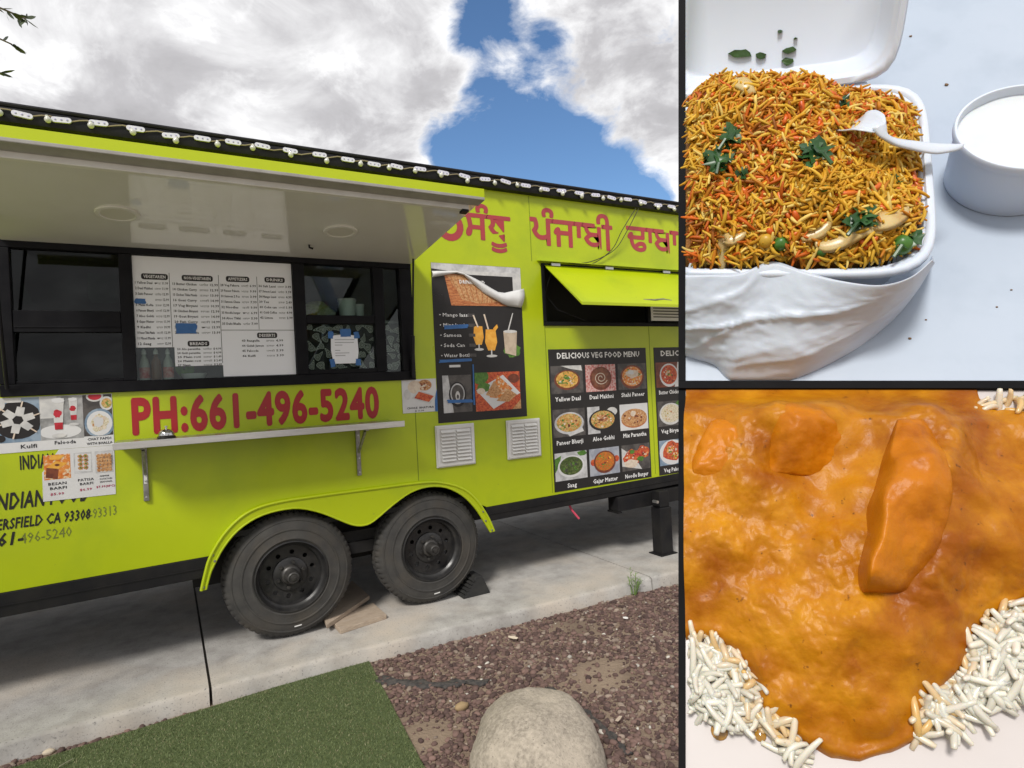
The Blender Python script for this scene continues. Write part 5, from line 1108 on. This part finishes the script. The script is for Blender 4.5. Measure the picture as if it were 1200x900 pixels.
def frames(nrm, tilt, m):      # random heading in the tangent plane, tilted a bit out of it
    h_ = RNG.normal(size=(m, 3)); h_ -= (h_*nrm).sum(1)[:, None]*nrm; h_ /= np.linalg.norm(h_, axis=1)[:, None]
    h_ = h_+nrm*RNG.normal(0, tilt, m)[:, None]; h_ /= np.linalg.norm(h_, axis=1)[:, None]
    s_ = np.cross(nrm, h_); s_ /= np.linalg.norm(s_, axis=1)[:, None]; ro = RNG.uniform(0, 2*np.pi, m)[:, None]; u_ = np.cross(h_, s_)
    s2 = s_*np.cos(ro)+u_*np.sin(ro); u2 = np.cross(h_, s2); return np.stack([h_, s2, u2], -1)
def keep(pl, off, P, xmin=806): q_ = pl.px(P+np.array(off)); return q_[:, 0] > xmin
def heap_points(m, rmax=.885, rand=True):
    P = RNG.uniform(-b, b, (m, 2)); P = P[rho(P[:, 0], P[:, 1]) < rmax]; z = heap_h(P[:, 0], P[:, 1])
    e = .01; dx = (heap_h(P[:, 0]+e, P[:, 1])-heap_h(P[:, 0]-e, P[:, 1]))/(2*e); dy = (heap_h(P[:, 0], P[:, 1]+e)-heap_h(P[:, 0], P[:, 1]-e))/(2*e)
    n_ = np.stack([-dx, -dy, np.ones(len(P))], 1); n_ /= np.linalg.norm(n_, axis=1)[:, None]; return np.concatenate([P, z[:, None]], 1), n_
m_grain = mat('biryani_grain', (.6, .4, .1), attr='tint', rough=.5, bump=0, sss=.1, spec=.25)
P, Nn = heap_points(13500); k_ = keep(T1, (BX, BY, 0), P, 812); P, Nn = P[k_], Nn[k_]; m = len(P)
P = P+Nn*RNG.uniform(-.012, .014, m)[:, None]; Fm = frames(Nn, .42, m); ln_ = RNG.uniform(.024, .066, m); th_ = RNG.uniform(.027, .038, m)
acc_v = []; acc_f = []; acc_c = []; base_i = 0
for tpl_i, bend in enumerate((.05, .16, .28)):
    tv_, tfc = grain_template(6, 6, bend); sel = np.arange(m) % 3 == tpl_i
    V_, F_ = instances(tv_, tfc, P[sel], Fm[sel], np.stack([ln_[sel], th_[sel]*.9, th_[sel]*.9], 1)); acc_v.append(V_); acc_f.append(F_+base_i); base_i += len(V_)
    pk = RNG.random(sel.sum()); cz = vnoise(P[sel], 5, 51, 2)
    pal = np.array([[.52, .26, .016], [.58, .345, .032], [.66, .48, .13], [.47, .17, .010], [.52, .11, .008], [.28, .09, .010]])
    idx = np.digitize(np.clip(pk*.8+.1+.38*cz, 0, .999), [.28, .54, .64, .82, .92]); c = pal[idx]*RNG.uniform(.8, 1.15, (sel.sum(), 1)); acc_c.append(np.repeat(c, len(tv_), 0))
stuff(mesh_np('rice_grains', np.concatenate(acc_v), np.concatenate(acc_f), m_grain, by_, np.concatenate(acc_c)))
# carrot shreds
P, Nn = heap_points(330); k_ = keep(T1, (BX, BY, 0), P, 812); P, Nn = P[k_], Nn[k_]; m = len(P); P = P+Nn*.010
cv, cf = ico(1); V_, F_ = instances(np.sign(cv)*np.abs(cv)**.6, cf, P, frames(Nn, .3, m), np.stack([RNG.uniform(.010, .026, m), RNG.uniform(.004, .008, m), RNG.uniform(.004, .007, m)], 1))
stuff(mesh_np('carrot_shreds', V_, F_, mat('carrot', (.56, .085, .008), (.64, .16, .01), rough=.4, scale=30), by_))
def heap_at(px, py):      # local point of the heap seen through a pixel
    h_ = HB+.05
    for _ in range(6): q_ = T1.at(px, py, h_)-np.array([BX, BY]); h_ = float(heap_h(np.array([q_[0]]), np.array([q_[1]]))[0])
    return Vector((q_[0], q_[1], h_))
m_onion = mat('cooked_onion', (.46, .32, .11), (.56, .43, .20), rough=.3, scale=16, sss=.35, c3=(.46, .24, .06), s3=12)
for pts, w_ in ((((952, 303), (965, 293), (985, 288), (1008, 291), (1026, 299)), .034), (((846, 319), (849, 303), (858, 290), (874, 279)), .030), (((808, 120), (835, 110), (862, 109), (884, 117)), .040), (((938, 288), (958, 276), (974, 258)), .028), (((1012, 270), (1035, 262), (1062, 250)), .042)):
    P3 = spline([heap_at(*q_)+Vector((0, 0, .011)) for q_ in pts], 5); k = len(P3)
    mb = MB(); V = []; F = []; nw = 8
    for i, p_ in enumerate(P3):
        p_ = Vector(p_); t_ = (Vector(P3[min(i+1, k-1)])-Vector(P3[max(i-1, 0)])).normalized(); sd_ = t_.cross(Vector((0, 0, 1))).normalized(); ww = 1.5*w_*math.sin(math.pi*(.04+.92*i/(k-1)))**.8
        for j in range(nw):
            a_ = 2*math.pi*j/nw; u_ = math.cos(a_); V.append(p_+sd_*ww*.5*u_+Vector((0, 0, .0022*math.sin(a_)+.009*(1-u_*u_))))
    F = [(i*nw+j, i*nw+(j+1) % nw, (i+1)*nw+(j+1) % nw, (i+1)*nw+j) for i in range(k-1) for j in range(nw)]+[tuple(range(nw))[::-1], tuple((k-1)*nw+j for j in range(nw))]
    mb.add(V, F).build('onion_slice', m_onion, by_, smooth=True, ang=0)
m_pea = mat('green_pea', (.035, .12, .015), (.06, .17, .02), rough=.35, scale=20)
v2_, f2_ = ico(3)
for px, py, s, mm in ((913, 305, .017, m_pea), (1055, 292, .022, m_pea), (897, 286, .017, mat('chickpea', (.50, .30, .03), rough=.4)), (960, 302, .014, m_pea), (965, 223, .012, m_pea), (855, 213, .012, m_pea), (1005, 255, .012, mat('black_bean', (.03, .015, .02), rough=.35))):
    p_ = heap_at(px, py); mesh_np('pea', v2_*(1+.06*vnoise(v2_, 1.5, px))[:, None]*s+np.array(p_+Vector((0, 0, s*.5))), f2_, mm, by_)
m_cil = mat('cilantro', (.012, .050, .014), (.03, .095, .02), rough=.35, scale=30)
for px, py, s, nlf in ((858, 168, .048, 11), (845, 195, .052, 9), (952, 184, .050, 11), (1010, 265, .052, 10), (1060, 290, .036, 7), (1048, 218, .016, 5), (985, 130, .022, 5), (830, 192, .028, 4), (870, 210, .02, 4)):
    c0 = heap_at(px, py)+Vector((0, 0, .012)); rr = random.Random(px*7+py); mb = MB()
    for k in range(nlf):
        a_ = rr.uniform(0, 6.28); ctr = c0+Vector((math.cos(a_)*s*.6*rr.random(), math.sin(a_)*s*.6*rr.random(), rr.uniform(0, .012))); tx_ = Vector((rr.uniform(-.5, .5), rr.uniform(-.5, .5), 1)).normalized(); ax_ = Vector((math.cos(a_), math.sin(a_), rr.uniform(-.3, .5))); ax_ = (ax_-tx_*ax_.dot(tx_)).normalized(); ay_ = tx_.cross(ax_); q_ = []
        for j in range(15):
            th = 2*math.pi*j/15; r0 = s*.62*(.62+.38*math.cos(3*th)**2+.12*math.sin(9*th))*(.8+.4*rr.random()); q_.append(ctr+ax_*r0*math.cos(th)+ay_*r0*.75*math.sin(th)+tx_*(.007*math.cos(2*th)+.004*rr.random()))
        mb.add([ctr+tx_*.004]+q_, [(0, 1+j, 1+(j+1) % 15) for j in range(15)])
    if nlf >= 6:
        e_ = c0+Vector((rr.uniform(-.05, .05), -.05, .012)); mb.tube([c0, (c0+e_)/2+Vector((0, 0, .014)), e_], .0045, 6)
    mb.build('cilantro_sprig', m_cil, by_, smooth=True, ang=50)

# ---- spoon, cup, napkin, bag
m_plas = mat('white_plastic', (.60, .65, .72), (.57, .62, .70), rough=.28, scale=3, sss=.1)
sp = L(rel('plastic_spoon', 'white plastic spoon stuck in the rice with its handle over the box rim', 'spoon', T1, 0, 0), T1, 0, 0)
def pt(px, py, h): q_ = T1.at(px, py, h); return Vector((q_[0], q_[1], h))
H_ = [pt(1128, 171, HB+.035), pt(1118, 173, HB+.042), pt(1095, 174, HB+.052), pt(1072, 171, HB+.070), pt(1048, 166, HB+.100), pt(1036, 158, HB+.125), pt(1030, 147, HB+.140)]
WD = [.003, .012, .020, .019, .015, .013, .016]
HS = spline(H_, 4); V = []; F = []; nw = 8
for i, p_ in enumerate(HS):
    p_ = Vector(p_); t_ = (Vector(HS[min(i+1, len(HS)-1)])-Vector(HS[max(i-1, 0)])).normalized(); sd_ = t_.cross(Vector((0, 0, 1))).normalized(); un = sd_.cross(t_).normalized(); f_ = i/(len(HS)-1)*6; k = min(5, int(f_)); ww = WD[k]+(WD[k+1]-WD[k])*(f_-k)
    for j in range(nw): a_ = 2*math.pi*j/nw; V.append(p_+sd_*ww*math.cos(a_)+un*.006*math.sin(a_))
F = [(i*nw+j, i*nw+(j+1) % nw, (i+1)*nw+(j+1) % nw, (i+1)*nw+j) for i in range(len(HS)-1) for j in range(nw)]+[tuple(range(nw))[::-1], tuple((len(HS)-1)*nw+j for j in range(nw))]
MB().add(V, F).build('handle', m_plas, sp, smooth=True, ang=0)
B_ = [pt(1031, 150, HB+.138), pt(1022, 143, HB+.142), pt(1010, 140, HB+.135), pt(996, 143, HB+.115), pt(986, 150, HB+.08)]; WB = [.015, .032, .040, .036, .012]; BS = spline(B_, 4); V = []; nw = 9
for i, p_ in enumerate(BS):
    p_ = Vector(p_); t_ = (Vector(BS[min(i+1, len(BS)-1)])-Vector(BS[max(i-1, 0)])).normalized(); sd_ = t_.cross(Vector((0, 0, 1))).normalized(); un = sd_.cross(t_).normalized(); f_ = i/(len(BS)-1)*4; k = min(3, int(f_)); ww = WB[k]+(WB[k+1]-WB[k])*(f_-k)
    for j in range(nw): u_ = j/(nw-1)*2-1; V.append(p_+sd_*ww*u_-un*.016*(1-u_*u_)*(ww/.04))
F = [(i*nw+j, i*nw+j+1, (i+1)*nw+j+1, (i+1)*nw+j) for i in range(len(BS)-1) for j in range(nw-1)]
o = MB().add(V, F).build('spoon_bowl', m_plas, sp, smooth=True, ang=0); sm = o.modifiers.new('s', 'SOLIDIFY'); sm.thickness = .003
CH = .165; cc_ = T1.at(1207, 146, CH); cr_ = abs(T1.at(1118, 138, CH)[0]-cc_[0])
cu_ = L(rel('yogurt_cup', 'round white cup filled with white yogurt beside the foam box', 'cup', T1, float(cc_[0]), float(cc_[1])), T1, 0, 0)
MB().lathe([(0, .0), (cr_*.86, .0), (cr_*.885, .004), (cr_*.955, CH-.026), (cr_*.985, CH-.024), (cr_*1.0, CH-.016), (cr_*1.0, CH-.003), (cr_*.985, CH), (cr_*.955, CH), (cr_*.94, CH-.006), (cr_*.925, CH-.04)], 72).build('cup', m_foam, cu_, smooth=True, ang=50)
yv = []; yf = []; nr_, na_ = 14, 48
for i in range(nr_+1):
    for k in range(na_): a_ = 2*math.pi*k/na_; r_ = cr_*.935*i/nr_; yv.append((r_*math.cos(a_), r_*math.sin(a_), CH-.024))
yv = np.array(yv); yv[:, 2] += .003*vnoise(yv, 14, 61, 3); yf = np.array([(i*na_+k, i*na_+(k+1) % na_, (i+1)*na_+(k+1) % na_, (i+1)*na_+k) for i in range(nr_) for k in range(na_)])
mesh_np('yogurt', yv, yf, mat('yogurt', (.64, .67, .69), (.60, .64, .67), rough=.22, scale=10, sss=.3), cu_)
m_chk = bpy.data.materials.new('pink_check'); m_chk.use_nodes = True; t_ = m_chk.node_tree; ck = N(t_, 'ShaderNodeTexChecker'); ck.inputs[1].default_value = (.62, .22, .30, 1); ck.inputs[2].default_value = (.74, .66, .70, 1); ck.inputs[3].default_value = 55
t_.links.new(N(t_, 'ShaderNodeTexCoord').outputs['Object'], ck.inputs[0]); t_.links.new(ck.outputs[0], t_.nodes['Principled BSDF'].inputs[0]); t_.nodes['Principled BSDF'].inputs['Roughness'].default_value = .8
npk = [(1040, 118), (1062, 117), (1072, 124), (1080, 152), (1081, 168), (1068, 178), (1040, 160)]
q_ = [T1.at(x, y, .03) for x, y in npk]; mb = MB(); k = len(q_)
mb.add([(a_[0], a_[1], .030+.006*math.sin(i*2)) for i, a_ in enumerate(q_)]+[(a_[0], a_[1], .0005) for a_ in q_], [tuple(range(k)), tuple(range(k, 2*k))[::-1]]+[(i, (i+1) % k, k+(i+1) % k, k+i) for i in range(k)])
nk = mb.build('paper_napkin', m_chk); nk.matrix_world = T1.M; tag(nk, 'pink and white checked paper napkin tucked behind the foam box', 'napkin')
m_bag = mat('thin_plastic_bag', (.62, .68, .77), (.57, .63, .73), rough=.42, scale=5, sss=.1, spec=.5, bump=.2, bscale=40, bdist=.004)
top_ = [(790, 322), (830, 322), (868, 320), (905, 307), (945, 319), (985, 329), (1030, 334), (1066, 325), (1092, 304)]
bot_ = [(790, 412), (815, 420), (838, 428), (862, 447), (925, 445), (990, 416), (1040, 380), (1072, 342), (1092, 300)]
TS = spline([Vector((*q_, 0)) for q_ in top_], 14); BS = spline([Vector((*q_, 0)) for q_ in bot_], 14); nT = 48; V = []
for i in range(len(TS)):
    a_ = T1.at(TS[i][0], TS[i][1], HB+.008); c_ = T1.at(BS[i][0], min(BS[i][1], 445.0), .001)
    A_ = Vector((a_[0], a_[1], HB+.008)); C_ = Vector((c_[0], c_[1], .001)); s_ = i/(len(TS)-1)
    for j in range(nT+1):
        q = j/nT; p_ = A_.lerp(C_, q); out_ = Vector((.25*(s_-.4), -1, .35)).normalized(); V.append(p_+out_*(.030*math.sin(math.pi*q)**.8*(1-.3*s_)))
V = np.array(V); ii = np.repeat(np.arange(len(TS)), nT+1)/len(TS); jj = np.tile(np.arange(nT+1), len(TS))/nT; env = np.sin(np.pi*np.clip(jj, 0.0, 1))**.5
uvp = np.stack([ii*3.2, jj*2.0, 0*ii], 1); wob = .05*vnoise(uvp, 1.6, 73, 2)
fold = 0*ii
for (i0, j0, i1, j1, w1, am) in ((-.1, .62, .75, .22, .035, .022), (.0, .40, .40, .02, .03, .016), (.1, 1.0, .55, .55, .05, .014), (.25, .95, .95, .35, .04, .016), (.05, .85, .30, .45, .025, .012), (.45, .60, .70, .95, .03, .008), (.5, .25, .95, .12, .03, .010), (.30, .30, .42, .55, .02, .007), (.6, .75, .85, .55, .02, .008), (.15, .2, .5, .35, .02, .007)):
    e0, e1 = i1-i0, (j1-j0); ll = math.hypot(e0, e1); t0 = ((ii-i0)*e0+(jj-j0)*e1)/ll**2; dd = ((ii-i0)*e1-(jj-j0)*e0)/ll+wob; fold += am*np.exp(-np.abs(dd)/w1)*smoothstep(-.15, .2, t0)*smoothstep(1.15, .75, t0)
fold += .005*(1-np.abs(vnoise(uvp, 3.2, 72, 1))*2.4)+.0022*(1-np.abs(vnoise(uvp, 9, 75, 1))*2.4)+.0008*vnoise(uvp, 14, 74, 2)
fold *= .55*(1-.6*smoothstep(.5, .9, ii))
V[:, 1] -= env*fold*1.0; V[:, 2] += env*fold*.7
nT1 = nT+1; F = np.array([(i*nT1+j, (i+1)*nT1+j, (i+1)*nT1+j+1, i*nT1+j+1) for i in range(len(TS)-1) for j in range(nT)])
m_bag.node_tree.nodes['Principled BSDF'].inputs['Alpha'].default_value = .74
bgt = L(rel('plastic_bag', 'crinkled thin white plastic bag wrapped round the front of the foam box', 'plastic bag', T1, 0, 0), T1, 0, 0)
o = mesh_np('film', V, F, m_bag, bgt)
bm = bmesh.new(); bm.from_mesh(o.data); inv = T1.M.inverted(); bmesh.ops.bisect_plane(bm, geom=bm.verts[:]+bm.edges[:]+bm.faces[:], plane_co=inv @ Vector(CAM), plane_no=inv.to_3x3() @ Vector(EDGE_PL), clear_inner=True); bm.to_mesh(o.data); bm.free()
sm = o.modifiers.new('s', 'SOLIDIFY'); sm.thickness = .002
# crumbs on the table
for k, (px, py, s) in enumerate(((1109, 100, .0045), (1067, 43, .0035), (1084, 184, .0045), (1066, 397, .003), (1168, 360, .002), (1185, 340, .002), (1085, 375, .002))):
    q_ = T1.at(px, py); o = mesh_np('crumb', sv_*(1+.3*vnoise(sv_, 1.3, k+3))[:, None]*np.array([s*1.2, s, s*.7])+np.array([q_[0], q_[1], s*.5]), sf_, mat('crumb', (.16, .09, .04), rough=.7)); o.matrix_world = T1.M
    tag(o, 'tiny brown food crumb lying on the pale blue table top', 'crumb', 'crumbs on the table top')

# ---- plate of curry on rice
cp = L(rel('curry_plate', 'white plate of orange curry with chicken pieces over white rice', 'curry plate', T2, 0, 0), T2, 0, 0)
m_plate2 = mat('white_plate', (.55, .51, .50), (.51, .475, .465), rough=.3, scale=2, coat=.2)
o = px_slab(T2, [(803.6, 1000), (1300, 1000), (1300, 455.2), (803.6, 455.2)], -.03, 0).build('plate', m_plate2, cp)
EDGE = [(700, 752), (800, 756), (835, 757), (856, 770), (872, 790), (880, 812), (884, 832), (905, 850), (925, 858), (945, 876), (975, 890), (1010, 893), (1045, 885), (1072, 868), (1080, 848), (1090, 826), (1112, 808), (1126, 792), (1138, 770), (1146, 742), (1172, 724), (1215, 700), (1360, 676), (1360, 480), (1215, 478), (1172, 478), (1152, 466), (1146, 440), (1148, 380), (700, 380)]
EA = np.array(EDGE, float); EB = np.roll(EA, -1, 0)
def sdist(Q):
    d = np.full(len(Q), 1e9); ins = np.zeros(len(Q), bool)
    for a_, c_ in zip(EA, EB):
        e = c_-a_; t = np.clip(((Q-a_) @ e)/(e @ e), 0, 1); d = np.minimum(d, np.linalg.norm(Q-a_-t[:, None]*e, axis=1))
        cond = (a_[1] > Q[:, 1]) != (c_[1] > Q[:, 1]); xi = a_[0]+(Q[:, 1]-a_[1])/(c_[1]-a_[1]+1e-9)*(c_[0]-a_[0]); ins ^= cond & (Q[:, 0] < xi)
    return np.where(ins, d, -d)
pa, pb_, pc, pd = T2.at(804, 455.5), T2.at(1294, 455.5), T2.at(1294, 930), T2.at(804, 930)
NS_, NT_ = 320, 300; S, Tt = np.meshgrid(np.linspace(0, 1, NS_), np.linspace(0, 1, NT_))
G = ((1-S)*(1-Tt))[..., None]*pa+(S*(1-Tt))[..., None]*pb_+(S*Tt)[..., None]*pc+((1-S)*Tt)[..., None]*pd; G = G.reshape(-1, 2)
G3 = np.concatenate([G, np.zeros((len(G), 1))], 1); Q = T2.px(G3); sdv = sdist(Q+np.stack([6*vnoise(G3, 14, 81, 2), 6*vnoise(G3, 14, 82, 2)], 1))
hC = -.02+.058*(1-np.exp(-np.clip(sdv, 0, None)/9.0))+.030*smoothstep(0, 110, sdv)
inn = smoothstep(2, 26, sdv)
glz = smoothstep(-.25, .35, vnoise(G3, 4.5, 87, 2)+.5*np.exp(-((Q[:, 0]-900)/110)**2-((Q[:, 1]-610)/90)**2))
hC += inn*(.036*vnoise(G3, 5.5, 83, 2)+.015*vnoise(G3, 13, 84, 2)+(.12+glz)*(.0042*np.abs(vnoise(G3, 30, 85, 2))+.0016*np.abs(vnoise(G3, 66, 86, 2)))+.004*np.clip(vnoise(G3, 22, 88, 1)-.25, 0, 1)*3)
for (px, py, rx, ry, hgt) in ((925, 500, 52, 46, .05), (840, 480, 46, 40, .03), (850, 640, 42, 36, .014), (1140, 640, 46, 60, .016), (985, 760, 60, 40, .012), (1048, 600, 70, 105, .035), (1085, 590, 45, 75, .022), (1105, 500, 60, 30, .014), (900, 715, 50, 30, .010), (1000, 830, 60, 34, .012), (880, 580, 60, 20, .012)):
    hC += inn*hgt*np.exp(-((Q[:, 0]-px)/rx)**2-((Q[:, 1]-py)/ry)**2)
tapr = smoothstep(455, 512, Q[:, 1]); hC = np.where(hC > .004, .004+(hC-.004)*tapr, hC)
hC = np.where(sdv > -1, hC, -.02)
F = np.array([(j*NS_+i, j*NS_+i+1, (j+1)*NS_+i+1, (j+1)*NS_+i) for j in range(NT_-1) for i in range(NS_-1)]); okf = (sdv[F] > -6).any(1); F = F[okf]
m_curry = mat('curry_sauce', (.41, .142, .003), (.53, .225, .008), rough=.36, scale=11, detail=6, spec=.24, c3=(.27, .072, .002), s3=7, c3lo=.42, c3hi=.68, bump=.24, bscale=110, sss=.12, bdist=.006, c4=(.14, .045, .004), s4=55, c4lo=.66, c4hi=.74)  # broad darker patches put shading into the sauce colour
mesh_np('curry_sauce', np.concatenate([G, hC[:, None]], 1), F, m_curry, cp)
def curry_h(q2): d_ = ((G-q2)**2).sum(1); return hC[d_.argmin()]
m_chick = mat('curry_chicken', (.52, .175, .004), (.43, .130, .003), rough=.36, scale=10, spec=.24, c3=(.26, .062, .002), s3=7, bump=.26, bscale=100, sss=.12, bdist=.006)
def chunk(spine, wl, wr, ridge, H, ends, seed, nu=84, nv=60):
    """a piece with a steep left side, a ridge and a long right slope, rising out of the sauce"""
    SP = spline([Vector((*q_, 0)) for q_ in spine], 12); V = []
    for i in range(nu+1):
        u = i/nu; k = u*(len(SP)-1); k0 = min(len(SP)-2, int(k)); c_ = Vector(SP[k0]).lerp(Vector(SP[k0+1]), k-k0); prof = min(1, .38+1.3*u)*min(1, .50+1.1*(1-u)**.8)
        for j in range(nv+1):
            v = j/nv; off = (-wl+(wl+wr)*v)*prof; V.append((c_.x+off, c_.y, u, (off-ridge)/1.0, prof))
    V = np.array(V); u, o_, pf = V[:, 2], V[:, 3], V[:, 4]
    L2 = np.array([T2.at(x_, y_, .03) for x_, y_ in V[:, :2]]); P3 = np.concatenate([L2, 0*L2[:, :1]], 1)
    jit = 13*vnoise(P3, 7, seed, 3); o2 = o_+jit
    left = (o2+(wl+ridge)*pf)/((wl+ridge)*pf)*1.9-.45; right = (wr*pf-ridge-o2)/((wr-ridge)*pf)*1.05; top = u*ends[0]; bot = (1-u)*ends[1]
    K = 4.2; f_ = -np.log(np.exp(-K*left)+np.exp(-K*right)+np.exp(-K*top)+np.exp(-K*bot)+np.exp(-K*1.0))/K
    Gs, hs = G.reshape(NT_, NS_, 2)[::3, ::3].reshape(-1, 2), hC.reshape(NT_, NS_)[::3, ::3].ravel(); ch = []
    for q_ in L2:
        w_ = np.exp(-((Gs-q_)**2).sum(1)/(2*.022**2)); ch.append((w_*hs).sum()/w_.sum())
    ch = np.array(ch)
    h_ = ch-.012+H*(f_+.12)+.014*vnoise(P3, 6, seed+4, 2)+.008*vnoise(P3, 15, seed+1, 3)+.0035*np.abs(vnoise(P3, 32, seed+2, 2))
    vv_ = np.tile(np.arange(nv+1)/nv, nu+1); edge = np.minimum(np.minimum(u, 1-u)/.07, np.minimum(vv_, 1-vv_)/.09); sk = smoothstep(0, 1, edge); h_ = (ch-.045)*(1-sk)+h_*sk
    F = np.array([(i*(nv+1)+j, i*(nv+1)+j+1, (i+1)*(nv+1)+j+1, (i+1)*(nv+1)+j) for i in range(nu) for j in range(nv)])
    return mesh_np('chicken_piece', np.concatenate([L2, h_[:, None]], 1), F, m_chick, cp)
chunk([(1056, 500), (1048, 550), (1038, 610), (1025, 680), (1021, 704)], 34, 66, -12, .105, (2.2, 6.0), 91)
chunk([(938, 484), (936, 510), (930, 545), (926, 566)], 50, 60, -8, .055, (2.2, 3.0), 94)
chunk([(848, 490), (842, 520), (832, 552), (828, 570)], 26, 40, -4, .040, (2.2, 3.4), 97)
m_rice = mat('white_rice', (.70, .68, .58), attr='tint', rough=.32, sss=.25, coat=.1)
regions = [((806, 752), (985, 885), lambda q: (q[:, 1] < 830+.22*(q[:, 0]-806)) & (q[:, 0] > 807), 260), ((915, 860), (1000, 893), lambda q: (q[:, 1] < 893) & (q[:, 0] > 915) & (q[:, 1] > 862), 7), ((1068, 665), (1285, 860), lambda q: (q[:, 1] < np.maximum(858-.42*(q[:, 0]-1080), 790)) & (q[:, 0]+.55*(q[:, 1]-850) > 1062), 520), ((1150, 471), (1285, 490), lambda q: q[:, 1] < 486, 36)]
AV = []; AF = []; AC = []; bi = 0
for (x0, y0), (x1, y1), fn, cnt in regions:
    q = np.stack([RNG.uniform(x0, x1, cnt*4), RNG.uniform(max(y0, 464), y1, cnt*4)], 1); q = q[fn(q)]; sd2 = sdist(q); q = q[(sd2 < 10)][:cnt]
    if not len(q): continue
    sd2 = sdist(q)
    hts = RNG.uniform(.003,   .010 if y1 < 500 else .026, len(q))*smoothstep(40, -25, sd2*0+np.minimum(0, sd2)+15)
    L2 = np.array([T2.at(*p_, h_) for p_, h_ in zip(q, hts)]); P = np.concatenate([L2, hts[:, None]], 1); m = len(P)
    nn_ = np.tile([[0, 0, 1.]], (m, 1)); Fm = frames(nn_, .40, m)
    for ti, bend in enumerate((.06, .2, .32)):
        tv_, tfc = grain_template(9, 8, bend, .34); sel = np.arange(m) % 3 == ti
        V_, F_ = instances(tv_, tfc, P[sel], Fm[sel], np.stack([RNG.uniform(.045, .105, sel.sum()), RNG.uniform(.044, .056, sel.sum()), RNG.uniform(.044, .056, sel.sum())], 1)); nvt = len(tv_)
        pxs = T2.px(V_)[:, 0].reshape(-1, nvt).min(1); good = pxs > 804.5
        V_ = V_.reshape(-1, nvt, 3)[good].reshape(-1, 3); F_ = (tfc[None]+(np.arange(good.sum())*nvt)[:, None, None]).reshape(-1, 3)
        if not good.sum(): continue
        c = np.array([[.66, .635, .55]])*RNG.uniform(.82, 1.08, (good.sum(), 1)); stn = (smoothstep(-16, 4, sd2[sel][good])*RNG.uniform(0, .9, good.sum()))[:, None]; c = c*(1-stn)+np.array([[.58, .33, .06]])*stn; AV.append(V_); AF.append(F_+bi); bi += len(V_); AC.append(np.repeat(c, nvt, 0))
VV = np.concatenate(AV); 
stuff(mesh_np('rice_grains', VV, np.concatenate(AF), m_rice, cp, np.concatenate(AC)))
for px, py, s in ((843, 857, .016), (891, 862, .011)):
    q_ = T2.at(px, py); MB().lathe([(s, .0005), (s*.9, .003), (s*.4, .0045), (0, .005)], 16, M=Matrix.Translation((q_[0], q_[1], 0))).build('oil_drop', mat('oil', (.34, .17, .02), rough=.1, coat=.5), cp, smooth=True)
for o in list(bpy.data.objects):
    if '_w' in o: del o['_w']
